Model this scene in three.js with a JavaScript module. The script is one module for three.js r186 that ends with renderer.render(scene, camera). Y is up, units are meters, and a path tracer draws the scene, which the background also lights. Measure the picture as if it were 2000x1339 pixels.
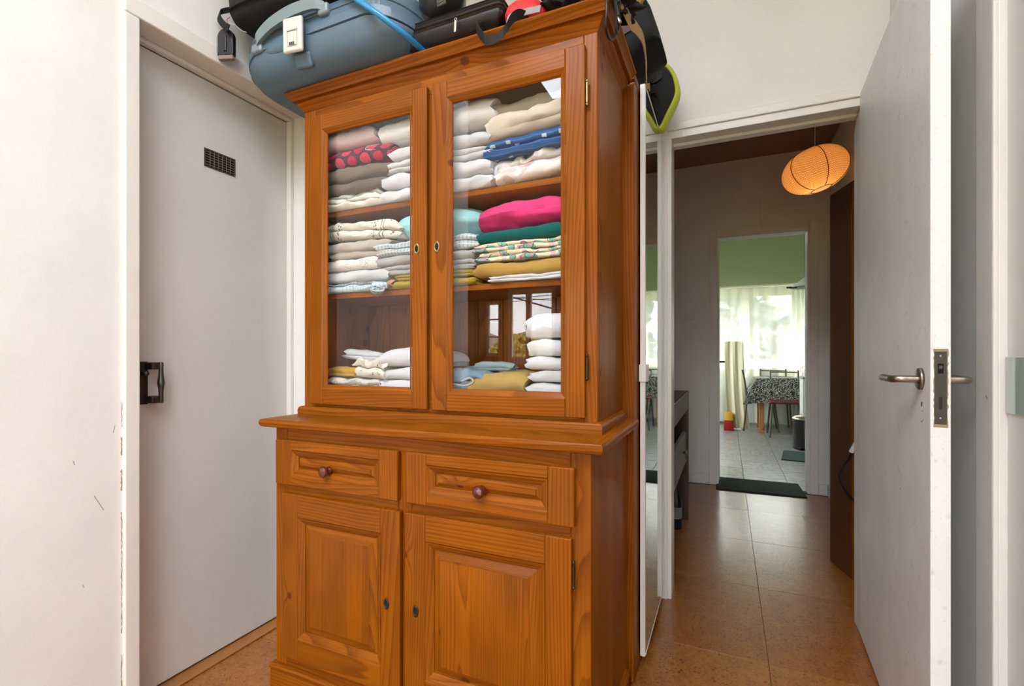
import * as THREE from 'three';
import { RoundedBoxGeometry } from 'three/addons/geometries/RoundedBoxGeometry.js';
import { mergeGeometries, toCreasedNormals, mergeVertices } from 'three/addons/utils/BufferGeometryUtils.js';
import { RectAreaLightUniformsLib } from 'three/addons/lights/RectAreaLightUniformsLib.js';
import { createNoise3D, createNoise2D } from 'simplex-noise';

// ---------------------------------------------------------------- camera, sky, lights, exposure
RectAreaLightUniformsLib.init();
const scene = new THREE.Scene();
const renderer = new THREE.WebGLRenderer({ antialias: true });
renderer.toneMapping = THREE.LinearToneMapping;
renderer.toneMappingExposure = 1.03;
renderer.shadowMap.enabled = true;

const camera = new THREE.PerspectiveCamera(2 * Math.atan(669.5 / 940.4) * 180 / Math.PI, 2000 / 1339, 0.05, 900);
camera.position.set(0, 1.06, 0);
camera.rotation.set(0, THREE.MathUtils.degToRad(24.08), 0);
camera.setViewOffset(2000, 1339, 0, -24.5, 2000, 1339);   // shift lens: the horizon lies a little below the middle

const SKY_LEVEL = 12.0;            // overcast sky seen through the windows
const BOUNCE_PANEL = 12.5;         // radiance of the added ceiling panel that stands in for bounced flash
const CORRIDOR_LAMP = 0.15;       // rattan pendant

const sun = new THREE.DirectionalLight('#fff0d8', 46);   // high sun from the right; lights the trees, reaches no wall in view
sun.position.set(80, 86, -40); sun.castShadow = true; sun.name = 'sun'; sun.shadow.mapSize.set(2048, 2048); Object.assign(sun.shadow.camera, { left: -60, right: 60, top: 60, bottom: -60, near: 1, far: 300 }); scene.add(sun);
function rng(seed) { let s = seed >>> 0; return () => { s = (s + 0x6d2b79f5) | 0; let t = Math.imul(s ^ (s >>> 15), 1 | s); t = (t + Math.imul(t ^ (t >>> 7), 61 | t)) ^ t; return ((t ^ (t >>> 14)) >>> 0) / 4294967296; }; }
const R = rng(77), n3 = createNoise3D(rng(11)), n2 = createNoise2D(rng(12));
const fbm2 = (x, y, o = 4) => { let a = 0.5, s = 0; for (let i = 0; i < o; i++) { s += a * n2(x, y); x = x * 2.03 + 7.1; y = y * 2.03 + 3.3; a *= 0.5; } return s; };
const fbm3 = (x, y, z, o = 3) => { let a = 0.5, s = 0; for (let i = 0; i < o; i++) { s += a * n3(x, y, z); x = x * 2.03 + 7.1; y = y * 2.03 + 3.3; z = z * 2.03 + 1.7; a *= 0.5; } return s; };
const lerp = (a, b, t) => a + (b - a) * t, clamp = (x, a = 0, b = 1) => Math.min(b, Math.max(a, x)), sstep = (a, b, x) => { const t = clamp((x - a) / (b - a)); return t * t * (3 - 2 * t); };

{ // cloudy sky, even all the way round
  const W = 512, H = 256, d = new Float32Array(W * H * 4);
  for (let y = 0; y < H; y++) for (let x = 0; x < W; x++) {
    const el = (y + 0.5) / H * Math.PI - Math.PI / 2, az = (x + 0.5) / W * 2 * Math.PI;
    const px = Math.cos(el) * Math.cos(az), pz = Math.cos(el) * Math.sin(az), py = Math.sin(el);
    const k = 1 / (Math.max(py, 0) + 0.25), c = fbm3(px * k * 1.3, py * 2.2, pz * k * 1.3, 5) * 0.5 + 0.5;
    const l = SKY_LEVEL * lerp(0.8, 1.12, sstep(0.25, 0.75, c)), b = lerp(1.1, 0.98, sstep(0.3, 0.6, c));
    const o = (y * W + x) * 4;
    d[o] = l * 0.95; d[o + 1] = l * 0.99; d[o + 2] = l * b; d[o + 3] = 1;
  }
  const t = new THREE.DataTexture(d, W, H, THREE.RGBAFormat, THREE.FloatType);
  t.mapping = THREE.EquirectangularReflectionMapping; t.magFilter = t.minFilter = THREE.LinearFilter; t.needsUpdate = true;
  scene.background = t;
}

// ---------------------------------------------------------------- helpers: names, tags
const used = new Map();
function numbered(n) { const k = used.get(n) ?? 0; used.set(n, k + 1); return k ? `${n}_${String(k).padStart(3, '0')}` : n; }
function tag(o, label, category, group) { o.userData.label = label; o.userData.category = category; if (group) o.userData.group = group; return o; }
function thing(name, label, category, pos = [0, 0, 0], turn = 0, group) {
  const o = new THREE.Group(); o.name = numbered(name); o.position.set(...pos); o.rotation.y = turn; scene.add(o);
  return tag(o, label, category, group);
}
function part(name, geo, mat, parent) {
  const m = new THREE.Mesh(geo, mat); m.castShadow = m.receiveShadow = true;
  if (parent) { m.name = name; parent.add(m); } else { m.name = numbered(name); scene.add(m); }
  return m;
}
function grp(name, parent) { const g = new THREE.Group(); g.name = name; parent.add(g); return g; }
function struct(name, geo, mat) { const m = part(name, geo, mat); m.userData.kind = 'structure'; return m; }
function structGroup(name) { const g = new THREE.Group(); g.name = numbered(name); g.userData.kind = 'structure'; scene.add(g); return g; }

// ---------------------------------------------------------------- helpers: geometry
// uv in metres by the dominant axis of the normal; 'grain' is the axis along which v runs
function uvBox(g, grain = 'y', off = null) {
  const o = off ?? [R() * 3, R() * 3];
  const p = g.attributes.position, n = g.attributes.normal, uv = new Float32Array(p.count * 2);
  for (let i = 0; i < p.count; i++) {
    const P = { x: p.getX(i), y: p.getY(i), z: p.getZ(i) }, N = { x: Math.abs(n.getX(i)), y: Math.abs(n.getY(i)), z: Math.abs(n.getZ(i)) };
    const ax = N.x >= N.y && N.x >= N.z ? 'x' : N.y >= N.z ? 'y' : 'z';
    let [a, b] = { x: ['z', 'y'], y: ['x', 'z'], z: ['x', 'y'] }[ax];
    if (a === grain) [a, b] = [b, a];
    uv[2 * i] = P[a] + o[0]; uv[2 * i + 1] = P[b] + o[1];
  }
  g.setAttribute('uv', new THREE.BufferAttribute(uv, 2));
  return g;
}
function box(x0, x1, y0, y1, z0, z1, r = 0.003, grain = 'y') {
  const w = Math.abs(x1 - x0), h = Math.abs(y1 - y0), d = Math.abs(z1 - z0), rr = Math.min(r, w / 2.01, h / 2.01, d / 2.01);
  const g = rr > 0.0004 ? new RoundedBoxGeometry(w, h, d, 2, rr) : new THREE.BoxGeometry(w, h, d).toNonIndexed();
  g.translate((x0 + x1) / 2, (y0 + y1) / 2, (z0 + z1) / 2); g.clearGroups();
  return uvBox(g, grain);
}
const merge = (a) => mergeGeometries(a.map((g) => { const h = g.index ? g.toNonIndexed() : g; for (const k of Object.keys(h.attributes)) if (!['position', 'normal', 'uv'].includes(k)) h.deleteAttribute(k); return h; }));
function fromQuads(verts, quads, uvs, crease = 0.6) { // verts [[x,y,z]], faces [a,b,c,d] or [a,b,c]
  const pos = [], uv = [];
  quads.forEach((q, k) => { const tri = q.length === 4 ? [0, 1, 2, 0, 2, 3] : [0, 1, 2]; for (const t of tri) { pos.push(...verts[q[t]]); uv.push(...(uvs ? uvs[k][t] : [0, 0])); } });
  let g = new THREE.BufferGeometry(); g.setAttribute('position', new THREE.Float32BufferAttribute(pos, 3)); g.setAttribute('uv', new THREE.Float32BufferAttribute(uv, 2));
  g.computeVertexNormals();
  return crease ? toCreasedNormals(g, crease) : g;
}
// concentric rectangle rings in the xy plane facing +z, mitred; rings [[inset, z], ...]; fill closes the innermost
function rings(x0, x1, y0, y1, list, fill, fillGrain = 'y') {
  const V = [], F = [], U = [], o = [R() * 3, R() * 3], o2 = [R() * 3, R() * 3];
  const rect = ([s, z]) => [[x0 + s, y0 + s, z], [x1 - s, y0 + s, z], [x1 - s, y1 - s, z], [x0 + s, y1 - s, z]];
  list.forEach((r) => V.push(...rect(r)));
  for (let k = 0; k + 1 < list.length; k++) for (let e = 0; e < 4; e++) {
    const a = k * 4 + e, b = k * 4 + (e + 1) % 4, c = b + 4, d = a + 4; F.push([a, b, c, d]);
    U.push([a, b, c, d].map((i) => e % 2 ? [V[i][0] + o[0], V[i][1] + o[1]] : [V[i][1] + o[0], V[i][0] + o[1]]));
  }
  if (fill) { const a = (list.length - 1) * 4; F.push([a, a + 1, a + 2, a + 3]); U.push([a, a + 1, a + 2, a + 3].map((i) => fillGrain === 'y' ? [V[i][0] + o2[0], V[i][1] + o2[1]] : [V[i][1] + o2[0], V[i][0] + o2[1]])); }
  return fromQuads(V, F, U, 0.35);
}
// a moulding that runs round the left, front and right of a box; profile [[outward, y], ...] from bottom to top
function uSweep(xl, xr, zf, zr, prof, crease = 0.5) {
  const V = [], F = [], U = [], o = R() * 3;
  prof.forEach(([p, y]) => V.push([xl - p, y, zr], [xl - p, y, zf + p], [xr + p, y, zf + p], [xr + p, y, zr]));
  let acc = 0;
  for (let k = 0; k + 1 < prof.length; k++) {
    const l = Math.hypot(prof[k + 1][0] - prof[k][0], prof[k + 1][1] - prof[k][1]);
    for (let e = 0; e < 3; e++) { const a = k * 4 + e, b = a + 1, c = b + 4, d = a + 4; F.push([a, b, c, d]); const al = (i) => e === 1 ? V[i][0] : V[i][2]; U.push([[acc + o, al(a)], [acc + o, al(b)], [acc + l + o, al(c)], [acc + l + o, al(d)]]); }
    acc += l;
  }
  const n = prof.length; // end faces at the rear
  for (let k = 1; k + 1 < n; k++) { F.push([0, k * 4, (k + 1) * 4], [3, (k + 1) * 4 + 3, k * 4 + 3]); U.push([[0, 0], [0, 0], [0, 0]], [[0, 0], [0, 0], [0, 0]]); }
  return fromQuads(V, F, U, crease);
}
function outline(hx, hz, r, n = 8) { // rounded rectangle, counter-clockwise seen from above
  const a = []; for (const [cx, cz, t0] of [[hx - r, hz - r, 0], [-hx + r, hz - r, 1], [-hx + r, -hz + r, 2], [hx - r, -hz + r, 3]]) for (let i = 0; i <= n; i++) { const t = (t0 + i / n) * Math.PI / 2; a.push([cx + r * Math.cos(t), cz + r * Math.sin(t)]); } return a;
}
// loft of rounded rectangles; levels [inset, y or (x,z)=>y]
function loft(hx, hz, r, levels, capB = true, capT = true, n = 8) {
  const pos = [], uv = [], idx = []; let N = 0;
  levels.forEach(([s, y], k) => { const o = outline(hx - s, hz - s, Math.max(0.004, r - s * 0.6), n); N = o.length; for (const [x, z] of o) { pos.push(x, typeof y === 'function' ? y(x, z) : y, z); uv.push(x + z, k * 0.03); } });
  for (let k = 0; k + 1 < levels.length; k++) for (let i = 0; i < N; i++) { const a = k * N + i, b = k * N + (i + 1) % N; idx.push(a, a + N, b, b, a + N, b + N); }
  const cap = (k, up) => { const c = pos.length / 3; let sx = 0, sy = 0, sz = 0; for (let i = 0; i < N; i++) { sx += pos[(k * N + i) * 3]; sy += pos[(k * N + i) * 3 + 1]; sz += pos[(k * N + i) * 3 + 2]; } pos.push(sx / N, sy / N, sz / N); uv.push(0, 0); for (let i = 0; i < N; i++) { const a = k * N + i, b = k * N + (i + 1) % N; up ? idx.push(a, c, b) : idx.push(a, b, c); } };
  if (capB) cap(0, false); if (capT) cap(levels.length - 1, true);
  const g = new THREE.BufferGeometry(); g.setAttribute('position', new THREE.Float32BufferAttribute(pos, 3)); g.setAttribute('uv', new THREE.Float32BufferAttribute(uv, 2)); g.setIndex(idx);
  const q = g.toNonIndexed(); q.computeVertexNormals(); return toCreasedNormals(q, 0.9);
}
function tube(pts, r, seg = 40, rad = 8, closed = false) { return new THREE.TubeGeometry(new THREE.CatmullRomCurve3(pts.map((p) => new THREE.Vector3(...p)), closed), seg, r, rad, closed); }
// a ribbon with thickness along points; w is the width vector
function ribbon(pts, wv, th = 0.002, seg = 40) {
  const c = new THREE.CatmullRomCurve3(pts.map((p) => new THREE.Vector3(...p))), V = [], F = [], U = [];
  const w = typeof wv === 'function' ? wv : () => new THREE.Vector3(...wv);
  for (let i = 0; i <= seg; i++) {
    const t = i / seg, p = c.getPoint(t), tg = c.getTangent(t), ww = w(t), n = new THREE.Vector3().crossVectors(tg, ww).normalize().multiplyScalar(th / 2);
    for (const [a, b] of [[-0.5, -1], [0.5, -1], [0.5, 1], [-0.5, 1]]) { const q = p.clone().addScaledVector(ww, a).addScaledVector(n, b); V.push([q.x, q.y, q.z]); }
  }
  for (let i = 0; i < seg; i++) for (let e = 0; e < 4; e++) { const a = i * 4 + e, b = i * 4 + (e + 1) % 4; F.push([a, b, b + 4, a + 4]); U.push([[0, i / seg], [0.04, i / seg], [0.04, (i + 1) / seg], [0, (i + 1) / seg]]); }
  F.push([0, 3, 2, 1]); U.push([[0, 0], [0, 0], [0, 0], [0, 0]]); const e = seg * 4; F.push([e, e + 1, e + 2, e + 3]); U.push([[0, 0], [0, 0], [0, 0], [0, 0]]);
  return fromQuads(V, F, U, 0.5);
}
function xf(g, pos, rot = [0, 0, 0], s = [1, 1, 1]) { g.applyMatrix4(new THREE.Matrix4().compose(new THREE.Vector3(...pos), new THREE.Quaternion().setFromEuler(new THREE.Euler(...rot)), new THREE.Vector3(...s))); return g; }
const lathe = (p, n = 32) => new THREE.LatheGeometry(p.map((q) => new THREE.Vector2(...q)), n);
function wallWithHoles(w, h, t, holes) { // lies in xy from (0,0), thickness towards -z
  const s = new THREE.Shape([[0, 0], [w, 0], [w, h], [0, h]].map((p) => new THREE.Vector2(...p)));
  for (const [x0, x1, y0, y1] of holes) s.holes.push(new THREE.Path([[x0, y0], [x0, y1], [x1, y1], [x1, y0]].map((p) => new THREE.Vector2(...p))));
  const g = new THREE.ExtrudeGeometry(s, { depth: t, bevelEnabled: false }); g.translate(0, 0, -t); g.clearGroups(); return g;
}
function wallShape(pts, t) { const g = new THREE.ExtrudeGeometry(new THREE.Shape(pts.map((p) => new THREE.Vector2(...p))), { depth: t, bevelEnabled: false }); g.translate(0, 0, -t); g.clearGroups(); return g; }

// ---------------------------------------------------------------- materials
function dataTex(N, M, f, repU, repV, srgb = true, wrap = THREE.MirroredRepeatWrapping) { // repU, repV: metres one tile covers
  const d = new Uint8Array(N * M * 4);
  for (let y = 0; y < M; y++) for (let x = 0; x < N; x++) { const c = f(x / N, y / M), o = (y * N + x) * 4; d[o] = clamp(c[0], 0, 255); d[o + 1] = clamp(c[1], 0, 255); d[o + 2] = clamp(c[2], 0, 255); d[o + 3] = 255; }
  const t = new THREE.DataTexture(d, N, M); if (srgb) t.colorSpace = THREE.SRGBColorSpace;
  t.wrapS = t.wrapT = wrap; t.magFilter = THREE.LinearFilter; t.minFilter = THREE.LinearMipmapLinearFilter; t.generateMipmaps = true; t.repeat.set(1 / repU, 1 / repV); t.needsUpdate = true; return t;
}
function canvasTex(w, h, draw, repU, repV) {
  const c = document.createElement('canvas'); c.width = w; c.height = h; draw(c.getContext('2d'), w, h);
  const t = new THREE.CanvasTexture(c); t.colorSpace = THREE.SRGBColorSpace; t.wrapS = t.wrapT = THREE.RepeatWrapping; t.repeat.set(1 / repU, 1 / repV); return t;
}
const mat = (o) => new THREE.MeshStandardMaterial(o), phys = (o) => new THREE.MeshPhysicalMaterial(o);
const mix3 = (a, b, t) => [lerp(a[0], b[0], t), lerp(a[1], b[1], t), lerp(a[2], b[2], t)];

// pine: cuts through a trunk's rings; 'boards' glues strips of different cuts together
function pineTex(seed, early, late, boards) {
  const rr = rng(seed), cuts = Array.from({ length: 12 }, () => ({ dx: 0.05 + rr() * 0.12, dz: (rr() - 0.5) * 0.2, tone: (rr() - 0.5) * 0.22, tilt: (rr() - 0.5) * 0.05 }));
  const knots = Array.from({ length: boards ? 5 : 2 }, () => [rr() * 0.6, rr() * 1.2, 0.006 + rr() * 0.007]);
  return dataTex(768, 1024, (s, t) => {
    const u = s * 0.6, v = t * 1.2, b = boards ? Math.floor(u / 0.095) : 0, c = cuts[b];
    let x = (boards ? (u % 0.095) : u * 0.6) + n2(u * 3 + seed, v * 0.6) * 0.005, kn = 0;
    for (const [kx, ky, kr] of knots) { const q = Math.hypot((u - kx) * 1.2, (v - ky) * 0.55); x += Math.exp(-q * q / (kr * kr * 9)) * 0.012; kn = Math.max(kn, 1 - sstep(kr * 0.6, kr * 1.3, Math.hypot(u - kx, (v - ky) * 0.8))); }
    const z = c.dz + v * c.tilt + n2(u * 2, v * 0.7 + seed) * 0.012;
    const r = Math.hypot(x - c.dx, z) / 0.0042 + n2(u * 22, v * 1.6) * 0.25, f = r - Math.floor(r);
    const ring = Math.pow(f, 2.2) * (1 - sstep(0.93, 1, f));
    const fine = n2(u * 420, v * 5) * 0.5 + n2(u * 160, v * 2.2) * 0.5, cloud = fbm2(u * 5 + seed, v * 2, 3);
    let k = clamp(0.2 + ring * 0.5 + fine * 0.16 + cloud * 0.25 + c.tone);
    let col = mix3(early, late, k); if (kn > 0) col = mix3(col, [84, 36, 12], kn * 0.85);
    if (boards && (u % 0.095) < 0.0009) col = mix3(col, [92, 40, 12], 0.55);
    return col;
  }, 0.6, 1.2);
}
const EARLY = [154, 86, 7], LATE = [92, 42, 0];
const varnish = { roughness: 0.5, clearcoat: 0.15, clearcoatRoughness: 0.2, specularIntensity: 0.22 };
const M = {};
M.pine = phys({ name: 'pine', map: pineTex(3, EARLY, LATE, false), ...varnish });
M.pineBoards = phys({ name: 'pine_boards', map: pineTex(9, EARLY, LATE, true), ...varnish });
M.brownWood = phys({ name: 'brown_wood', map: pineTex(33, [98, 58, 28], [68, 37, 16], false), roughness: 0.45, clearcoat: 0.15, clearcoatRoughness: 0.3 });
M.darkWood = mat({ name: 'dark_wood', map: pineTex(41, [72, 40, 30], [50, 27, 20], false), roughness: 0.4 });
M.tableWood = mat({ name: 'table_wood', map: pineTex(47, [176, 120, 66], [140, 88, 44], false), roughness: 0.5 });
M.knob = phys({ color: '#5a1c12', roughness: 0.25, clearcoat: 0.6, clearcoatRoughness: 0.15 });
M.brass = mat({ color: '#9a8660', metalness: 1, roughness: 0.38 });
M.bronze = mat({ color: '#4a3f34', metalness: 0.85, roughness: 0.45 });
M.black = mat({ color: '#060505', roughness: 0.9 });
// wall paint: flat colour with roller grain, faint blotches of wear
const roller = dataTex(512, 512, (u, v) => { const g = 128 + fbm2(u * 60, v * 60, 3) * 90 + fbm2(u * 9, v * 9, 2) * 40; return [g, g, g]; }, 0.5, 0.5, false);
const paintTex = (c, a) => dataTex(512, 512, (u, v) => { const k = fbm2(u * 3 + c[0], v * 3, 4) * a + fbm2(u * 40, v * 40, 2) * 2; return [c[0] + k, c[1] + k, c[2] + k]; }, 1.7, 1.7);
M.wall = mat({ name: 'wall_paint', map: paintTex([228, 227, 223], 5), roughness: 0.72, bumpMap: roller, bumpScale: 0.0006 });
M.trim = phys({ name: 'trim_paint', map: paintTex([226, 223, 216], 4), roughness: 0.42, clearcoat: 0.2, clearcoatRoughness: 0.35, bumpMap: roller, bumpScale: 0.0003 });
M.dimmedDoorPaint = phys({ name: 'dimmed_door_paint', map: paintTex([213, 210, 205], 3), roughness: 0.38, clearcoat: 0.25, clearcoatRoughness: 0.3, bumpMap: roller, bumpScale: 0.0002 });  // base darkened to offset the strong light on the left door
M.rearWall = mat({ name: 'darkened_rear_paint', map: paintTex([132, 112, 92], 5), roughness: 0.75 });  // rear walls darkened in colour so the glass panes mirror less light
M.corridorWall = mat({ name: 'corridor_paint', map: paintTex([228, 227, 225], 5), roughness: 0.7, bumpMap: roller, bumpScale: 0.0006 });
M.corridorCeil = mat({ name: 'corridor_ceiling_shade', map: paintTex([150, 118, 96], 4), roughness: 0.75 });  // brown puts the shade on the corridor ceiling into its colour
M.kitchenWall = mat({ name: 'sage_paint', map: paintTex([158, 168, 143], 4), roughness: 0.7 });
M.ceiling = mat({ name: 'ceiling_paint', color: '#eeeae2', roughness: 0.85 });
M.brownPeel = mat({ color: '#9c8a6c', roughness: 0.9 });
// cork: granules of several browns
function corkTex(seed) {
  const rr = rng(seed), N = 512, pts = [], G = 116; for (let j = 0; j < G; j++) for (let i = 0; i < G; i++) pts.push([(i + rr()) / G, (j + rr()) / G, rr()]);
  return dataTex(N, N, (u, v) => {
    const wu = u + n2(u * 30, v * 30) * 0.004, wv = v + n2(u * 30 + 9, v * 30) * 0.004, ci = Math.floor(wu * G), cj = Math.floor(wv * G); let best = 9, b2 = 9, id = 0;
    for (let j = -1; j <= 1; j++) for (let i = -1; i <= 1; i++) { const p = pts[((cj + j + G) % G) * G + (ci + i + G) % G]; let dx = Math.abs(p[0] - wu), dy = Math.abs(p[1] - wv); dx = Math.min(dx, 1 - dx); dy = Math.min(dy, 1 - dy); const d = dx * dx + dy * dy; if (d < best) { b2 = best; best = d; id = p[2]; } else if (d < b2) b2 = d; }
    const e = sstep(0, 0.0025, Math.sqrt(b2) - Math.sqrt(best)), big = fbm2(u * 6 + seed, v * 6, 3);
    let c = mix3([140, 86, 34], [180, 120, 52], clamp(0.5 + (id - 0.5) * 0.7 + big * 0.35));
    if (id > 0.972) c = [112, 62, 30]; if (id < 0.03) c = [124, 70, 32];
    c = mix3(mix3(c, [112, 64, 30], 0.35), c, e); const g = n2(u * 240, v * 240) * 9; return [c[0] + g, c[1] + g, c[2] + g * 0.8];
  }, 0.62, 0.62);
}
const corkBump = dataTex(256, 256, (u, v) => { const g = 128 + fbm2(u * 24, v * 24, 3) * 110; return [g, g, g]; }, 0.5, 0.5, false);
const corkRough = dataTex(256, 256, (u, v) => { const g = 235 + fbm2(u * 7, v * 7, 4) * 26; return [g, g, g]; }, 1.3, 1.3, false);
M.cork = [1, 2, 3].map((s) => phys({ name: 'cork', map: corkTex(s * 5), color: ['#fff7ee', '#f4e6d6', '#ffffff'][s - 1], roughness: 0.36, roughnessMap: corkRough, bumpMap: corkBump, bumpScale: 0.00018, clearcoat: 0.4, clearcoatRoughness: 0.16 }));
M.corkDark = mat({ color: '#4a2c16', roughness: 0.8 });
M.greyTile = [0, 1, 2].map((s) => phys({ name: 'grey_tile', map: dataTex(256, 256, (u, v) => { const g = 128 + s * 5 + fbm2(u * 5 + s, v * 14, 4) * 34; return [g, g + 2, g - 2]; }, 0.7, 0.7), roughness: 0.32, clearcoat: 0.3, clearcoatRoughness: 0.2 }));
M.grout = mat({ color: '#3b3b38', roughness: 0.9 });
M.glass = phys({ name: 'clear_glass', color: '#ffffff', roughness: 0.0, transmission: 1, thickness: 0, ior: 1.5, specularIntensity: 0.75 });
M.windowGlass = phys({ name: 'window_glass', color: '#ffffff', roughness: 0, transmission: 1, thickness: 0, ior: 1.5 });
M.mirror = mat({ name: 'mirror', color: '#cfd6d0', metalness: 1, roughness: 0.015 });
M.whitePlastic = mat({ color: '#e2ded8', roughness: 0.4 });
M.steel = mat({ color: '#a89f92', metalness: 1, roughness: 0.3 });
M.darkSteel = mat({ color: '#5f5a52', metalness: 1, roughness: 0.42 });

// ---------------------------------------------------------------- the setting: floor
{
  const fl = struct('floor', box(-4.0, 0.75, -0.12, -0.004, -4.36, 4.65, 0, 'z'), M.corkDark), T = 0.6, X0 = 0.13, Z0 = -2.47, variants = [];
  for (let k = 0; k < 9; k++) { const g = box(-T / 2 + 0.0006, T / 2 - 0.0006, -0.004, 0, -T / 2 + 0.0006, T / 2 - 0.0006, 0.0008, k % 2 ? 'x' : 'z'); variants.push(g); }
  let k = 0;
  for (let i = -7; i <= 0; i++) for (let j = -3; j <= 4; j++) {
    const x = X0 + (i + 0.5) * T, z = Z0 + (j + 0.5) * T;
    if (z < -2.2 ? (x < -0.9 || x > 0.75) : x < -1.95 && z < 0.2) continue;
    const m = part('cork_tile', variants[k % 9], M.cork[(k * 7 + i + 9) % 3], fl); m.position.set(x, (k % 3) * 0.0002 - 0.0002, z); k++;
  }
  part('cork_sheet', box(-3.95, 0.6, -0.004, 0, Z0 + 5 * T, 4.55, 0, 'z'), M.cork[2], fl);
  const pale = mat({ color: '#b9a68c', roughness: 0.6 });   // glints on two lifted tile edges, put into pale colour
  part('edge_glint', xf(box(-0.062, 0.062, 0, 0.0018, -0.0022, 0.0022, 0.0006, 'x'), [0.23, 0, -2.473], [0, 0.06, 0]), pale, fl);
  part('edge_glint', xf(box(-0.002, 0.002, 0, 0.0018, -0.12, 0.12, 0.0006, 'z'), [0.458, 0, -3.58], [0, 0.02, 0]), pale, fl);
  part('speck', xf(new THREE.IcosahedronGeometry(0.005, 1), [0.19, 0.001, -1.62], [0, 0, 0], [1.4, 0.3, 0.8]), M.whitePlastic, fl);
  const kf = struct('floor', box(-1.5, 2.5, -0.12, -0.006, -8.4, -4.36, 0, 'z'), M.grout), S = 0.33, tg = [0, 1, 2, 3, 4].map((q) => box(-S / 2 + 0.002, S / 2 - 0.002, -0.006, 0, -S / 2 + 0.002, S / 2 - 0.002, 0.001, q % 2 ? 'x' : 'z'));
  let c = 0;
  for (let i = -5; i < 8; i++) for (let j = 0; j < 12; j++) { const m = part('floor_tile', tg[(c * 3 + j) % 5], M.greyTile[(c * 5 + j) % 3], kf); m.position.set(0.13 + (i + 0.5) * S, 0, -4.37 - (j + 0.5) * S); c++; }
}
// ---------------------------------------------------------------- the setting: walls and ceilings
const HY = 3.42;
{
  const notch = (w, h, a, b, top) => [[0, 0], [a, 0], [a, top], [b, top], [b, 0], [w, 0], [w, h], [0, h]];
  let w = struct('wall_back', wallShape(notch(2.45, HY, 1.5, 2.24, 2.035), 0.1), M.wall); w.position.set(-1.75, 0, -2.2);
  w = struct('wall_left', wallShape(notch(2.65, HY, 1.18, 1.79, 2.035), 0.14), M.wall); w.position.set(-1.555, 0, 0.35); w.rotation.y = Math.PI / 2;
  struct('wall_blocker_back', box(-2.5, -2.4, 0, 2.3, -1.7, -0.5, 0, 'y'), M.rearWall); struct('wall_blocker_far', box(-2.5, -1.69, 0, 2.3, -1.7, -1.6, 0, 'y'), M.rearWall); struct('wall_blocker_near', box(-2.5, -1.69, 0, 2.3, -0.6, -0.5, 0, 'y'), M.rearWall); struct('ceiling_blocker', box(-2.5, -1.69, 2.2, 2.3, -1.7, -0.5, 0, 'x'), M.rearWall);   // unseen box added behind the left door to stop sky light leaking in
  struct('wall_blocker_right', box(0.66, 0.75, 0, 2.3, -1.6, -0.4, 0, 'y'), M.rearWall);  // unseen wall added behind the right door against light leaks
  struct('wall_left_return', box(-4.0, -1.555, 0, HY, 0.25, 0.35, 0, 'y'), M.rearWall);
  struct('wall_left_far', box(-4.0, -3.9, 0, HY, 0.35, 4.65, 0, 'y'), M.rearWall);
  w = struct('wall_right', (() => { const s = new THREE.Shape(notch(7.0, HY, 0.915, 1.7, 2.05).map((q) => new THREE.Vector2(...q))); s.holes.push(new THREE.Path([[3.5, 0.9], [3.5, 2.3], [5.6, 2.3], [5.6, 0.9]].map((q) => new THREE.Vector2(...q)))); const g = new THREE.ExtrudeGeometry(s, { depth: 0.12, bevelEnabled: false }); g.translate(0, 0, -0.12); g.clearGroups(); return g; })(), M.wall); w.position.set(0.55, 0, -2.3); w.rotation.y = -Math.PI / 2;
  struct('ceiling', box(-4.0, 0.7, 3.3, HY, -2.25, 4.65, 0, 'x'), M.ceiling);
  struct('wall_corridor_left', box(-0.75, -0.65, 0, HY, -4.3, -2.3, 0, 'y'), M.corridorWall);
  struct('wall_corridor_right', box(0.705, 0.8, 0, HY, -4.3, -2.3, 0, 'y'), M.corridorWall);
  struct('ceiling_corridor', box(-0.7, 0.75, 2.64, 2.75, -4.35, -2.25, 0, 'x'), M.corridorCeil);
  w = struct('wall_end', wallShape(notch(4.0, 2.95, 1.405, 2.095, 2.05), 0.12), M.corridorWall); w.position.set(-1.5, 0, -4.3);
  w = struct('wall_kitchen_left', wallWithHoles(4.0, 2.95, 0.1, [[0.8, 3.3, 0.9, 2.4]]), M.kitchenWall); w.position.set(-1.4, 0, -4.42); w.rotation.y = Math.PI / 2;
  struct('wall_kitchen_right', box(2.4, 2.5, 0, 2.95, -8.42, -4.42, 0, 'y'), M.kitchenWall);
  struct('ceiling_kitchen', box(-1.5, 2.5, 2.87, 3.0, -8.42, -4.35, 0, 'x'), M.kitchenWall);
  w = struct('wall_kitchen_window', wallWithHoles(4.0, 2.95, 0.14, [[0.25, 3.75, 0.88, 2.09]]), M.kitchenWall); w.position.set(-1.5, 0, -8.3);
  // far wall of the room behind the camera, with its mirrored windows and one added opening
  w = struct('wall_front', wallWithHoles(4.7, HY, 0.16, [[3.08, 3.88, 0.96, 2.1], [2.0, 3.0, 0.96, 2.1], [4.01, 4.26, 1.05, 1.93], [0.25, 1.8, 0.06, 2.5]]), M.rearWall);
  w.position.set(0.7, 0, 4.5); w.rotation.y = Math.PI;   // its local x is 0.7 - x
}

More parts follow.
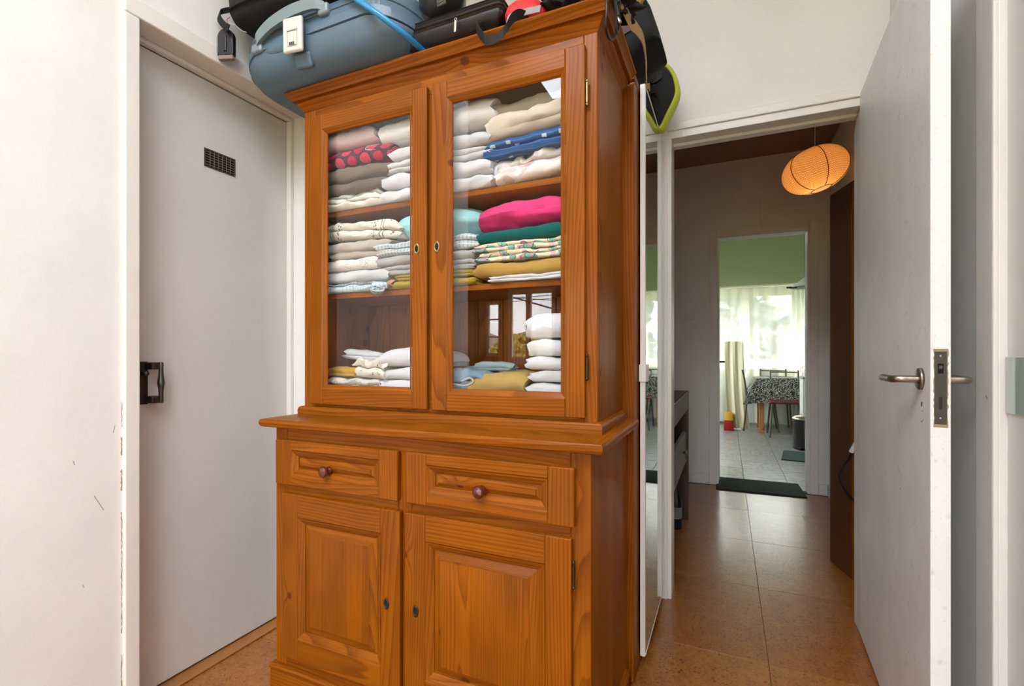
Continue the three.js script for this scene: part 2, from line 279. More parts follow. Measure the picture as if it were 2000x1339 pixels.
// windows: frame > sashes; each sash's four bars are one part, each pane another
function windowUnit(name, x0, x1, y0, y1, z, sashes, muntins = [], t = 0.045) {
  const w = structGroup(name), d = 0.05;
  const fr = (a, b, c, e, tt, dd) => merge([box(a, b, c, c + tt, z - dd / 2, z + dd / 2, 0.004, 'x'), box(a, b, e - tt, e, z - dd / 2, z + dd / 2, 0.004, 'x'), box(a, a + tt, c + tt, e - tt, z - dd / 2, z + dd / 2, 0.004, 'y'), box(b - tt, b, c + tt, e - tt, z - dd / 2, z + dd / 2, 0.004, 'y')]);
  part('window_frame', fr(x0, x1, y0, y1, t * 0.7, d + 0.02), M.trim, w);
  for (const [a, b] of sashes) {
    const s = part('sash', fr(a, b, y0 + t * 0.7, y1 - t * 0.7, t, d), M.trim, w);
    part('pane', box(a + t * 0.9, b - t * 0.9, y0 + t * 1.6, y1 - t * 1.6, z - 0.0005, z + 0.0005, 0, 'y'), M.windowGlass, s);
    for (const y of muntins) part('glazing_bar', box(a + t, b - t, y - 0.012, y + 0.012, z - 0.02, z + 0.02, 0.003, 'x'), M.trim, s);
  }
  return w;
}
windowUnit('window_1', -3.18, -2.38, 0.96, 2.1, 4.56, [[-3.155, -2.83], [-2.83, -2.405]]);
windowUnit('window_2', -2.3, -1.3, 0.96, 2.1, 4.56, [[-2.27, -1.8], [-1.8, -1.33]]);
windowUnit('added_window_7', -1.1, 0.45, 0.06, 2.5, 4.56, [[-1.07, -0.33], [-0.33, 0.42]], [1.0], 0.06);   // unseen balcony glazing added behind the viewer for frontal fill light
windowUnit('window_3', -3.56, -3.31, 1.05, 1.93, 4.56, [[-3.55, -3.32]], [1.36, 1.64], 0.03);
{ const w = windowUnit('window_5', 0, 2.1, 0.9, 2.3, 0, [[0.03, 0.72], [0.72, 1.38], [1.38, 2.07]]); w.position.set(0.61, 0, 1.2); w.rotation.y = -Math.PI / 2; }   // daylight from the right, behind the viewer
{ const s = structGroup('trim_windows'); part('window_sill', box(-3.65, -1.2, 0.925, 0.96, 4.38, 4.6, 0.008, 'x'), M.trim, s); }
{
  const w = windowUnit('window_4', -1.25, 2.25, 0.88, 2.09, -8.37, [[-1.22, -0.47], [-0.47, 0.24], [0.24, 0.95], [0.95, 1.6], [1.6, 2.22]], [], 0.07);
  part('window_sill', box(-1.3, 2.3, 0.85, 0.88, -8.42, -8.24, 0.008, 'x'), M.trim, w);
  part('window_handle', merge([box(0.212, 0.228, 1.42, 1.5, -8.35, -8.338, 0.003, 'y'), box(0.214, 0.226, 1.4, 1.47, -8.338, -8.322, 0.004, 'y')]), M.darkSteel, w);
}

{ const w = windowUnit('window_6', 0, 2.5, 0.9, 2.4, 0, [[0.03, 0.84], [0.84, 1.66], [1.66, 2.47]]); w.position.set(-1.45, 0, -5.22); w.rotation.y = Math.PI / 2; }   // side window of the kitchen; its light shows in the gap of the kitchen door

// ---------------------------------------------------------------- trims round the doorways
function jagged(pts, w, seed) { // an irregular sliver of missing paint in the zy plane, 0.6 mm thick
  const r = rng(seed), V = [], F = []; const n = pts.length;
  pts.forEach(([z, y]) => { const a = w * (0.15 + r() * 0.95); V.push([0, y, z - a / 2], [0, y, z + a / 2], [0.0007, y, z + a / 2], [0.0007, y, z - a / 2]); });
  for (let i = 0; i + 1 < n; i++) for (let e = 0; e < 4; e++) { const a = i * 4 + e, b = i * 4 + (e + 1) % 4; F.push([a, b, b + 4, a + 4]); }
  return fromQuads(V, F, null, 0);
}
{
  const t = structGroup('trim_1');
  part('side_casing', box(-1.56, -1.543, 0, 2.03, -0.83, -0.79, 0.005, 'y'), M.trim, t);
  part('side_casing', box(-1.56, -1.543, 0, 2.03, -1.48, -1.44, 0.005, 'y'), M.trim, t);
  part('head_casing', box(-1.56, -1.543, 2.03, 2.085, -1.48, -0.79, 0.005, 'z'), M.trim, t);
  part('door_stop', box(-1.65, -1.625, 2.016, 2.03, -1.44, -0.83, 0.003, 'z'), M.trim, t);
  part('door_stop', box(-1.65, -1.625, 0, 2.016, -1.44, -1.424, 0.003, 'y'), M.trim, t);
  part('door_stop', box(-1.65, -1.625, 0, 2.016, -0.844, -0.83, 0.003, 'y'), M.trim, t);
  part('lining', merge([box(-1.69, -1.556, 2.03, 2.036, -1.44, -0.83, 0, 'z'), box(-1.69, -1.556, 0, 2.03, -1.446, -1.44, 0, 'y'), box(-1.69, -1.556, 0, 2.03, -0.83, -0.824, 0, 'y')]), M.trim, t);
  part('threshold', box(-1.69, -1.6, 0.0005, 0.007, -1.44, -0.83, 0.003, 'z'), M.tableWood, t);
  const r = rng(5), pk = (y0, y1, n) => Array.from({ length: n }, (_, i) => [-0.7885 + (r() - 0.5) * 0.003, lerp(y0, y1, i / (n - 1))]);
  [[0.28, 0.62, 40, 0.003], [0.68, 0.74, 12, 0.005], [0.78, 0.83, 10, 0.006], [0.04, 0.22, 22, 0.004], [0.86, 0.93, 12, 0.003]].forEach(([a, b, n, w], i) => { const m = part('bare_patch', jagged(pk(a, b, n), w, 40 + i), M.brownPeel, t); m.position.x = -1.5552; });
}
{ // scuffs on the wall left of the casing
  const s = structGroup('trim_5'), gm = mat({ color: '#a49b90', roughness: 0.9 });
  [[-0.735, 0.66, 0.05, 0.45], [-0.77, 0.855, 0.02, -0.2], [-0.68, 0.78, 0.012, 0.2], [-0.7, 0.45, 0.008, 0.3]].forEach(([z, y, l, r], i) => part('scuff', xf(box(-0.0006, 0.0002, -l / 2, l / 2, -0.0011, 0.0011, 0, 'y'), [-1.555, y, z], [r, 0, 0]), gm, s));
}
{
  const t = structGroup('trim_2');
  part('side_casing', box(-0.272, -0.237, 0, 2.068, -2.205, -2.185, 0.004, 'y'), M.trim, t);
  part('side_casing', box(0.478, 0.515, 0, 2.068, -2.205, -2.185, 0.004, 'y'), M.trim, t);
  part('head_casing', box(-0.237, 0.478, 2.034, 2.068, -2.205, -2.185, 0.004, 'x'), M.trim, t);
  part('side_lining', box(-0.25, -0.221, 0, 2.002, -2.31, -2.194, 0.003, 'y'), M.trim, t);
  part('side_lining', box(0.462, 0.49, 0, 2.002, -2.31, -2.194, 0.003, 'y'), M.trim, t);
  part('head_lining', box(-0.25, 0.49, 2.002, 2.035, -2.31, -2.194, 0.003, 'x'), M.trim, t);
  part('head_stop', box(-0.221, 0.462, 1.988, 2.002, -2.29, -2.25, 0.003, 'x'), M.trim, t);
}
{
  const t = structGroup('trim_3');   // doorway at the end of the corridor
  part('side_casing', box(-0.136, -0.075, 0, 2.083, -4.305, -4.285, 0.004, 'y'), M.corridorWall, t);
  part('side_casing', box(0.578, 0.635, 0, 2.083, -4.305, -4.285, 0.004, 'y'), M.corridorWall, t);
  part('head_casing', box(-0.075, 0.578, 2.03, 2.083, -4.305, -4.285, 0.004, 'x'), M.corridorWall, t);
  part('side_lining', box(-0.09, -0.062, 0, 2.02, -4.43, -4.296, 0.003, 'y'), M.corridorWall, t);
  part('side_lining', box(0.562, 0.59, 0, 2.02, -4.43, -4.296, 0.003, 'y'), M.corridorWall, t);
  part('head_lining', box(-0.09, 0.59, 2.02, 2.05, -4.43, -4.296, 0.003, 'x'), M.corridorWall, t);
  const b = structGroup('baseboard_end');
  part('baseboard_board', box(-0.65, -0.137, 0, 0.085, -4.3, -4.286, 0.004, 'x'), M.corridorWall, b);
  part('baseboard_board', box(0.636, 0.705, 0, 0.085, -4.3, -4.286, 0.004, 'x'), M.corridorWall, b);
  part('baseboard_board', box(0.69, 0.705, 0, 0.085, -4.286, -2.35, 0.004, 'z'), M.corridorWall, b);
}
{
  const t = structGroup('trim_4');   // door in the right wall
  part('side_casing', box(0.535, 0.555, 0, 2.05, -1.486, -1.385, 0.006, 'y'), M.trim, t);
  part('inner_bead', box(0.529, 0.54, 0, 2.05, -1.398, -1.385, 0.004, 'y'), M.trim, t);
  part('head_casing', box(0.535, 0.555, 2.05, 2.15, -1.486, -0.5, 0.006, 'z'), M.trim, t);
  [[1.075, -1.425, 0.012], [0.965, -1.43, 0.008], [0.72, -1.42, 0.01], [0.6, -1.43, 0.012], [0.5, -1.425, 0.01], [1.7, -1.44, 0.005]].forEach(([y, z, q]) => part('chip', xf(new THREE.SphereGeometry(q / 2, 7, 5), [0.535, y, z], [y * 9, 0, 0], [0.12, 1.6, 0.6]), y === 0.965 ? M.brownPeel : M.trim, t));
  part('side_casing', box(0.535, 0.555, 0, 2.05, -0.6, -0.5, 0.006, 'y'), M.trim, t);
}

// ---------------------------------------------------------------- doors
{ // left: closed white door with a small vent and a dark pull handle
  const d = structGroup('door_1');
  part('door_leaf', box(-1.686, -1.65, 0.014, 2.015, -1.438, -0.832, 0.002, 'y'), M.dimmedDoorPaint, d);
  const v = part('vent_grille', merge([box(-1.652, -1.647, 1.715, 1.779, -1.199, -1.195, 0.001, 'y'), box(-1.652, -1.647, 1.715, 1.779, -1.09, -1.084, 0.001, 'y'), box(-1.652, -1.647, 1.715, 1.7195, -1.195, -1.09, 0.001, 'z'), box(-1.652, -1.647, 1.7735, 1.779, -1.195, -1.09, 0.001, 'z'), ]), mat({ color: '#4a4036', roughness: 0.6, metalness: 0.2 }), d);
  part('vent_back', box(-1.6506, -1.6496, 1.716, 1.778, -1.198, -1.085, 0, 'z'), M.black, v);
  const slat = mat({ color: '#7b6f62', roughness: 0.5, metalness: 0.2 });
  for (let i = 1; i < 7; i++) part('vent_bar', box(-1.65, -1.6465, 1.72, 1.774, -1.195 + i * 0.015 - 0.0009, -1.195 + i * 0.015 + 0.0009, 0.0005, 'y'), slat, v);
  for (let i = 0; i < 6; i++) part('vent_slat', xf(box(-0.0022, 0.0022, -0.0006, 0.0006, -0.0525, 0.0525, 0.0004, 'z'), [-1.6482, 1.7245 + i * 0.0088, -1.1425], [0, 0, -0.7]), slat, v);
  const h = part('door_handle', box(-1.652, -1.643, 0.909, 1.041, -0.905, -0.845, 0.002, 'y'), M.bronze, d);
  part('handle_arm', merge([box(-1.644, -1.606, 1.017, 1.039, -0.918, -0.895, 0.004, 'y'), xf(box(-0.02, 0.02, -0.011, 0.011, -0.006, 0.006, 0.004, 'x'), [-1.622, 1.028, -0.916], [0, 0.55, 0])]), M.bronze, h);
  part('handle_arm', merge([box(-1.644, -1.606, 0.913, 0.935, -0.918, -0.895, 0.004, 'y'), xf(box(-0.02, 0.02, -0.011, 0.011, -0.006, 0.006, 0.004, 'x'), [-1.622, 0.924, -0.916], [0, 0.55, 0])]), M.bronze, h);
  part('grip', xf(lathe([[0, -0.064], [0.0055, -0.063], [0.0062, -0.045], [0.0072, -0.02], [0.0098, -0.003], [0.0098, 0.003], [0.0072, 0.02], [0.0062, 0.045], [0.0055, 0.063], [0, 0.064]], 20), [-1.606, 0.976, -0.921]), M.darkSteel, h);
  part('bolt_knob', xf(lathe([[0, 0], [0.006, 0], [0.005, 0.008], [0.0045, 0.018], [0.008, 0.022], [0.0085, 0.028], [0.005, 0.033], [0, 0.034]], 16), [-1.644, 1.005, -0.885], [0, 0, -Math.PI / 2]), M.darkSteel, h);
  part('keyhole', merge([xf(new THREE.CylinderGeometry(0.0035, 0.0035, 0.002, 12), [-1.643, 0.944, -0.878], [0, 0, Math.PI / 2]), box(-1.644, -1.642, 0.933, 0.944, -0.8795, -0.8765, 0, 'y')]), M.black, h);
}
{ // right: white leaf standing open beside the doorway
  const d = structGroup('door_2'); d.position.set(0.457, 0, -2.2); d.rotation.y = -0.0493;
  const worn = phys({ name: 'worn_brightened_paint', map: dataTex(512, 1024, (u, v) => {
    const k = fbm2(u * 4, v * 8, 4) * 5 + fbm2(u * 60, v * 120, 2) * 2; let c = [237 + k, 237 + k, 235 + k];  // base whitened to make up for weak light on the open leaf
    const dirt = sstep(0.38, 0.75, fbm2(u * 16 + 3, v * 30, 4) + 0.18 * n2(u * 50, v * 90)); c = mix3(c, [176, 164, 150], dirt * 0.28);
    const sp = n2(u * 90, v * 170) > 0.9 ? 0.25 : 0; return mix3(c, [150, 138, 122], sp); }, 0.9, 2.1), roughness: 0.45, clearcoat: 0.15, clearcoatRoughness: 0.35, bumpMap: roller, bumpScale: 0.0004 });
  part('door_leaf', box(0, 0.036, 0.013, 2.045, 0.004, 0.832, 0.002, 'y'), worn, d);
  const lock = part('lock_plate', box(0.007, 0.0285, 0.907, 1.069, 0.8305, 0.8335, 0.0008, 'y'), mat({ color: '#55504a', metalness: 0.75, roughness: 0.5 }), d);
  part('latch_slot', box(0.0125, 0.0225, 1.02, 1.042, 0.833, 0.8338, 0, 'y'), M.black, lock);
  part('latch_bolt', xf(box(-0.0035, 0.0035, -0.004, 0.004, -0.001, 0.001, 0.001, 'y'), [0.0175, 1.034, 0.8342]), M.darkSteel, lock);
  part('bolt_slot', box(0.0145, 0.0205, 0.94, 0.968, 0.833, 0.8338, 0, 'y'), mat({ color: '#3c3833', metalness: 0.8, roughness: 0.5 }), lock);
  for (const y of [0.92, 1.058]) part('screw', xf(new THREE.SphereGeometry(0.0026, 10, 6), [0.0178, y, 0.8333], [0, 0, 0], [1, 1, 0.4]), M.steel, lock);
  const jag = part('chipped_edge', (() => { const r = rng(8), V = [], F = [], n = 26; for (let i = 0; i <= n; i++) { const y = lerp(0.9, 1.075, i / n), a = 0.0048 + r() * 0.0026, b = 0.0292 + r() * 0.0028; V.push([a, y, 0.8322], [b, y, 0.8322], [b, y, 0.8327], [a, y, 0.8327]); } for (let i = 0; i < n; i++) for (let e = 0; e < 4; e++) { const a = i * 4 + e, b = i * 4 + (e + 1) % 4; F.push([a, b, b + 4, a + 4]); } F.push([0, 1, 2, 3], [n * 4 + 3, n * 4 + 2, n * 4 + 1, n * 4]); return fromQuads(V, F, null, 0); })(), M.brownPeel, lock);
  const hd = grp('door_handle', d);
  for (const s of [-1, 1]) {
    const x = s < 0 ? 0 : 0.036;
    part('rosette', xf(lathe([[0, 0.009], [0.021, 0.009], [0.0255, 0.006], [0.026, 0], [0, 0]], 32), [x, 1.005, 0.767], [0, 0, -s * Math.PI / 2]), M.steel, hd);
    part('lever', merge([tube([[x, 1.004, 0.767], [x + s * 0.022, 1.004, 0.767], [x + s * 0.044, 1.004, 0.765], [x + s * 0.052, 1.003, 0.75], [x + s * 0.052, 1.003, 0.73], [x + s * 0.052, 1.003, 0.655]], 0.0088, 48, 14), xf(new THREE.SphereGeometry(0.0088, 14, 10), [x + s * 0.052, 1.003, 0.655])]), M.steel, hd);
  }
  part('keyhole', merge([xf(new THREE.CylinderGeometry(0.003, 0.003, 0.0012, 12), [-0.0002, 0.948, 0.772], [0, 0, Math.PI / 2]), box(-0.0008, 0.0004, 0.94, 0.948, 0.7705, 0.7735, 0, 'y')]), M.black, d);
  [[0.905, 0.77, 0.006], [0.91, 0.78, 0.004], [0.93, 0.775, 0.004], [0.7, 0.58, 0.004], [0.3, 0.66, 0.003], [0.56, 0.3, 0.003]].forEach(([y, z, s]) => part('chip', xf(new THREE.SphereGeometry(s / 2, 7, 5), [-0.0002, y, z], [R() * 3, 0, 0], [0.12, 1.5, 0.7]), M.brownPeel, d));
}
{ // right wall: a closed door of which the hinge side shows, with a pale plate
  const d = structGroup('door_3');
  part('door_leaf', box(0.552, 0.588, 0.012, 2.04, -1.383, -0.602, 0.002, 'y'), M.dimmedDoorPaint, d);
  part('finger_plate', box(0.5475, 0.5525, 0.937, 1.057, -1.381, -1.2, 0.001, 'y'), phys({ color: '#a9bdb4', roughness: 0.12, metalness: 0.25, clearcoat: 0.8 }), d);
}
{ // kitchen door, swung into the kitchen
  const d = structGroup('door_4'); d.position.set(-0.058, 0, -4.43); d.rotation.y = 0.03;
  part('door_leaf', box(-0.036, 0, 0.012, 2.012, -0.66, -0.012, 0.002, 'y'), M.corridorWall, d);
  const hd = grp('door_handle', d);
  part('back_plate', box(0, 0.004, 0.88, 1.06, -0.615, -0.585, 0.001, 'y'), M.black, hd);
  part('lever', tube([[0, 1.0, -0.6], [0.03, 1.0, -0.6], [0.045, 1.0, -0.59], [0.046, 1.0, -0.5]], 0.008, 24, 8), M.black, hd);
}

// ---------------------------------------------------------------- display cabinet: base with drawers and doors, glazed top
{
  const C = thing('display_cabinet', 'honey-coloured pine cabinet with two glazed doors above two drawers and two panelled doors', 'cabinet');
  const xl = -1.322, xr = -0.29, zf = -1.102, zr = -1.54, P = M.pine;
  const plank = (n, x0, x1, y0, y1, z0, z1, g, parent = C, m = P, r = 0.003) => part(n, box(x0, x1, y0, y1, z0, z1, r, g), m, parent);
  // base carcass
  plank('side_panel', xl, xl + 0.022, 0.02, 0.835, zr, zf - 0.022, 'y', C, M.pineBoards);
  plank('side_panel', xr - 0.022, xr, 0.02, 0.835, zr, zf - 0.022, 'y', C, M.pineBoards);
  plank('back_panel', xl + 0.022, xr - 0.022, 0.06, 0.835, zr, zr + 0.008, 'y', C, M.pineBoards);
  plank('bottom_panel', xl + 0.022, xr - 0.022, 0.085, 0.105, zr + 0.008, zf - 0.022, 'x');
  plank('stile', xl, xl + 0.05, 0.08, 0.835, zf - 0.022, zf, 'y');
  plank('stile', xr - 0.05, xr, 0.08, 0.835, zf - 0.022, zf, 'y');
  plank('stile', -0.842, -0.796, 0.105, 0.795, zf - 0.022, zf, 'y');
  plank('rail', xl + 0.05, xr - 0.05, 0.785, 0.835, zf - 0.022, zf, 'x');
  plank('rail', xl + 0.05, -0.842, 0.62, 0.665, zf - 0.022, zf, 'x');
  plank('rail', -0.796, xr - 0.05, 0.62, 0.665, zf - 0.022, zf, 'x');
  plank('rail', xl + 0.05, xr - 0.05, 0.08, 0.125, zf - 0.022, zf, 'x');
  part('plinth', uSweep(xl, xr, zf, zr + 0.02, [[0.012, 0.0], [0.012, 0.06], [0.0085, 0.0625], [0.014, 0.066], [0.0145, 0.073], [0.011, 0.08], [0, 0.083]], 0.5), P, C);
  // worktop
  { const g = uSweep(xl + 0.02, xr - 0.02, zf - 0.02, zr - 0.012, [[-0.02, 0.834], [0.045, 0.834], [0.0515, 0.8365], [0.0545, 0.842], [0.0555, 0.848], [0.0545, 0.854], [0.0515, 0.8585], [0.046, 0.86], [-0.02, 0.86]], 0.7); part('worktop', merge([g, box(xl, xr, 0.8342, 0.8599, zr - 0.012, zf, 0, 'x')]), P, C); }
  // a frame of stiles and rails round an opening; the member boxes are parts, with a moulding and a raised panel
  function framed(parent, x0, x1, y0, y1, zb, zt, ws, wr, mould, railGrain = 'x') {
    plank('stile', x0, x0 + ws, y0, y1, zb, zt, 'y', parent, P, 0.0035);
    plank('stile', x1 - ws, x1, y0, y1, zb, zt, 'y', parent, P, 0.0035);
    plank('rail', x0 + ws, x1 - ws, y0, y0 + wr, zb, zt - 0.0004, railGrain, parent, P, 0.0025);
    plank('rail', x0 + ws, x1 - ws, y1 - wr, y1, zb, zt - 0.0004, railGrain, parent, P, 0.0025);
    part('moulding', rings(x0 + ws - 0.0005, x1 - ws + 0.0005, y0 + wr - 0.0005, y1 - wr + 0.0005, mould.map(([s, z]) => [s, zt + z]), false), P, parent);
  }
  const zt = zf + 0.018, ogee = [[0, -0.0005], [0.002, -0.0025], [0.006, -0.0035], [0.013, -0.007], [0.019, -0.0115], [0.0215, -0.0125], [0.0215, -0.0155]];
  const raised = (x0, x1, y0, y1, grain) => rings(x0, x1, y0, y1, [[0, zt - 0.0155], [0.003, zt - 0.0145], [0.022, zt - 0.0085], [0.023, zt - 0.0068], [0.0245, zt - 0.006]], true, grain);
  const drawer = (x0, x1, knobX, label) => {
    const d = grp('drawer', C), y0 = 0.657, y1 = 0.796;
    framed(d, x0, x1, y0, y1, zf + 0.0005, zt, 0.066, 0.03, ogee);
    part('panel', rings(x0 + 0.087, x1 - 0.087, y0 + 0.051, y1 - 0.051, [[0, zt - 0.0155], [0.002, zt - 0.015], [0.011, zt - 0.0095], [0.012, zt - 0.0075], [0.0135, zt - 0.007]], true, 'x'), P, d);
    part('knob', xf(lathe([[0, 0], [0.0115, 0], [0.0125, 0.003], [0.009, 0.006], [0.0068, 0.011], [0.0085, 0.0155], [0.0135, 0.018], [0.0165, 0.022], [0.0165, 0.0255], [0.0135, 0.03], [0.0125, 0.0305], [0.0115, 0.0298], [0.006, 0.0325], [0, 0.033]], 28), [knobX, 0.7165, zt - 0.0085], [Math.PI / 2, 0, 0]), M.knob, d);
  };
  drawer(-1.304, -0.832, -1.088); drawer(-0.803, -0.326, -0.571);
  function keyhole(parent, x, y, z, m = M.brass, k = 1) {
    const e = part('keyhole_plate', xf(new THREE.TorusGeometry(0.0074, 0.0021, 10, 28), [x, y, z], [0, 0, 0], [k, 1.8 * k, 0.9]), m, parent);
    part('keyhole', merge([xf(new THREE.CylinderGeometry(0.0072, 0.0072, 0.0012, 20), [x, y, z], [Math.PI / 2, 0, 0], [k, 1, 1.8 * k])]), M.black, parent);
  }
  function hinge(parent, x, y, z, m) {
    const h = part('hinge', merge([xf(new THREE.CylinderGeometry(0.0035, 0.0035, 0.05, 12), [x, y, z]), xf(new THREE.SphereGeometry(0.0042, 10, 8), [x, y + 0.03, z]), xf(new THREE.SphereGeometry(0.0042, 10, 8), [x, y - 0.03, z]), xf(new THREE.CylinderGeometry(0.0026, 0.0026, 0.058, 10), [x, y, z])]), m, parent);
  }
  const lowDoor = (x0, x1, keyX, side) => {
    const d = grp('panel_door', C), y0 = 0.117, y1 = 0.63;
    framed(d, x0, x1, y0, y1, zf + 0.0005, zt, 0.066, 0.07, ogee);
    part('panel', raised(x0 + 0.087, x1 - 0.087, y0 + 0.091, y1 - 0.091, 'y'), M.pineBoards, d);
    keyhole(d, keyX, 0.368, zt + 0.0006, M.bronze, 0.95);
    const hx = x1 + 0.004; if (side > 0) hinge(d, hx, 0.545, zt - 0.006, M.bronze); if (side > 0) hinge(d, hx, 0.19, zt - 0.006, M.bronze);
  };
  lowDoor(-1.276, -0.824, -0.868, -1); lowDoor(-0.807, -0.333, -0.77, 1);
  // glazed top
  const hl = -1.32, hr = -0.303, hz = -1.214, hb = -1.53;
  plank('side_panel', hl, hl + 0.02, 0.872, 1.9, hb, hz - 0.02, 'y', C, M.pineBoards);
  plank('side_panel', hr - 0.02, hr, 0.872, 1.9, hb, hz - 0.02, 'y', C, M.pineBoards);
  plank('stile', hl, hl + 0.05, 0.872, 1.895, hz - 0.02, hz, 'y'); plank('stile', hr - 0.036, hr, 0.872, 1.895, hz - 0.02, hz, 'y');
  plank('rail', hl + 0.05, hr - 0.036, 1.84, 1.895, hz - 0.02, hz, 'x'); plank('rail', hl + 0.05, hr - 0.036, 0.872, 0.93, hz - 0.02, hz, 'x');
  plank('stile', -0.83, -0.776, 0.93, 1.84, hz - 0.02, hz, 'y');
  for (let i = 0, n = 10, w = (hr - hl - 0.04) / 10; i < n; i++) plank('back_board', hl + 0.02 + i * w + 0.0008, hl + 0.02 + (i + 1) * w - 0.0008, 0.872, 1.9, hb, hb + 0.01, 'y', C, i % 3 === 1 ? M.pineBoards : M.pine, 0.002);
  plank('bottom_panel', hl + 0.02, hr - 0.02, 0.915, 0.933, hb + 0.01, hz - 0.02, 'x');
  plank('top_panel', hl + 0.02, hr - 0.02, 1.885, 1.903, hb + 0.01, hz - 0.02, 'x');
  for (const y of [1.2715, 1.5525]) part('shelf', merge([box(hl + 0.02, hr - 0.02, y - 0.018, y, hb + 0.01, -1.262, 0.002, 'x')]), P, C);
  part('base_moulding', uSweep(hl, hr, hz, hb, [[0.015, 0.86], [0.0155, 0.876], [0.014, 0.883], [0.01, 0.8875], [0.004, 0.889], [0, 0.889]], 0.6), P, C);
  part('cornice_bed', uSweep(hl, hr, hz, hb, [[0, 1.887], [0.003, 1.892], [0.008, 1.9], [0.015, 1.908], [0.017, 1.911], [0.0185, 1.914], [0.0185, 1.9185], [0.0, 1.9185]], 0.45), P, C);
  { const g = uSweep(hl, hr, hz, hb, [[0.0, 1.9185], [0.028, 1.9185], [0.0295, 1.9215], [0.032, 1.927], [0.0385, 1.933], [0.0425, 1.937], [0.0445, 1.942], [0.0425, 1.9465], [0.038, 1.948], [0.0, 1.948]], 0.55); part('cornice_cap', merge([g, box(hl, hr, 1.92, 1.948, hb, hz, 0, 'x')]), P, C); }
  const bevel = [[0, -0.0005], [0.003, -0.0022], [0.0125, -0.0082], [0.015, -0.0115], [0.0152, -0.0135]];
  const glassDoor = (x0, x1, keyX, hx) => {
    const d = grp('glass_door', C), y0 = 0.899, y1 = 1.858, z0 = hz + 0.0005, z1 = hz + 0.017;
    framed(d, x0, x1, y0, y1, z0, z1, 0.053, 0.05, bevel);
    part('glass_pane', box(x0 + 0.05, x1 - 0.05, y0 + 0.047, y1 - 0.047, z1 - 0.0138, z1 - 0.0132, 0, 'y'), M.glass, d);
    keyhole(d, keyX, 1.378, z1 + 0.0006);
    if (hx) hinge(d, hx, 1.732, z1 - 0.006, M.brass); if (hx) hinge(d, hx, 1.03, z1 - 0.006, M.bronze);
  };
  glassDoor(-1.277, -0.812, -0.847, 0); glassDoor(-0.796, -0.332, -0.776, -0.3275);
}
{ // wardrobe that stands behind the cabinet; only its right-hand edge shows
  const W = thing('pine_wardrobe', 'tall orange pine wardrobe hidden behind the glazed cabinet, only its right edge showing', 'wardrobe');
  part('side_panel', box(-0.292, -0.274, 0, 1.97, -2.15, -1.585, 0.003, 'y'), M.pine, W);
  part('front_stile', box(-0.34, -0.272, 0.012, 1.93, -1.585, -1.563, 0.003, 'y'), M.pine, W);
  part('side_panel', box(-1.3, -1.282, 0, 1.97, -2.15, -1.585, 0.003, 'y'), M.pine, W);
  part('front_panel', box(-1.3, -0.34, 0.06, 1.93, -1.583, -1.568, 0.002, 'y'), M.pineBoards, W);
  part('top_panel', box(-1.302, -0.272, 1.95, 1.975, -2.16, -1.575, 0.003, 'x'), M.pine, W);
}
{ // mirror panel on the wardrobe's side
  const m = thing('mirror_panel', 'tall narrow mirror with white edge standing between the pine cabinet and the doorway', 'mirror');
  part('edge_strip', box(-0.2675, -0.2515, 0.05, 1.972, -1.667, -1.6555, 0.001, 'y'), M.whitePlastic, m);
  part('backing', box(-0.2675, -0.2535, 0.05, 1.972, -2.14, -1.667, 0.001, 'y'), M.whitePlastic, m);
  part('mirror_glass', box(-0.2535, -0.2508, 0.056, 1.966, -2.136, -1.668, 0.0006, 'y'), M.mirror, m);
  part('edge_trim', box(-0.2525, -0.2495, 1.966, 1.972, -2.14, -1.664, 0.0008, 'z'), M.whitePlastic, m);
  part('edge_trim', box(-0.2525, -0.2495, 0.05, 0.056, -2.14, -1.664, 0.0008, 'z'), M.whitePlastic, m);
  part('pull', merge([box(-0.271, -0.248, 0.972, 1.03, -1.672, -1.651, 0.001, 'y'), box(-0.2508, -0.2475, 0.972, 1.03, -1.715, -1.655, 0.0008, 'y')]), M.whitePlastic, m);
}

// ---------------------------------------------------------------- linen in the cabinet
const terry = dataTex(256, 256, (u, v) => { const g = 128 + n2(u * 70, v * 70) * 70 + n2(u * 150, v * 150) * 50; return [g, g, g]; }, 0.07, 0.07, false, THREE.RepeatWrapping);
const weave = dataTex(128, 128, (u, v) => { const g = 128 + Math.sin(u * Math.PI * 64) * 50 + Math.sin(v * Math.PI * 64) * 50 + n2(u * 30, v * 30) * 25; return [g, g, g]; }, 0.06, 0.06, false, THREE.RepeatWrapping);
const cloth = (color, plush = true, map = null) => phys({ color: map ? '#ffffff' : color, map, roughness: 0.95, bumpMap: plush ? terry : weave, bumpScale: plush ? 0.0022 : 0.0007, sheen: 0.25, sheenColor: new THREE.Color('#ffffff'), sheenRoughness: 0.6, specularIntensity: 0.3 });
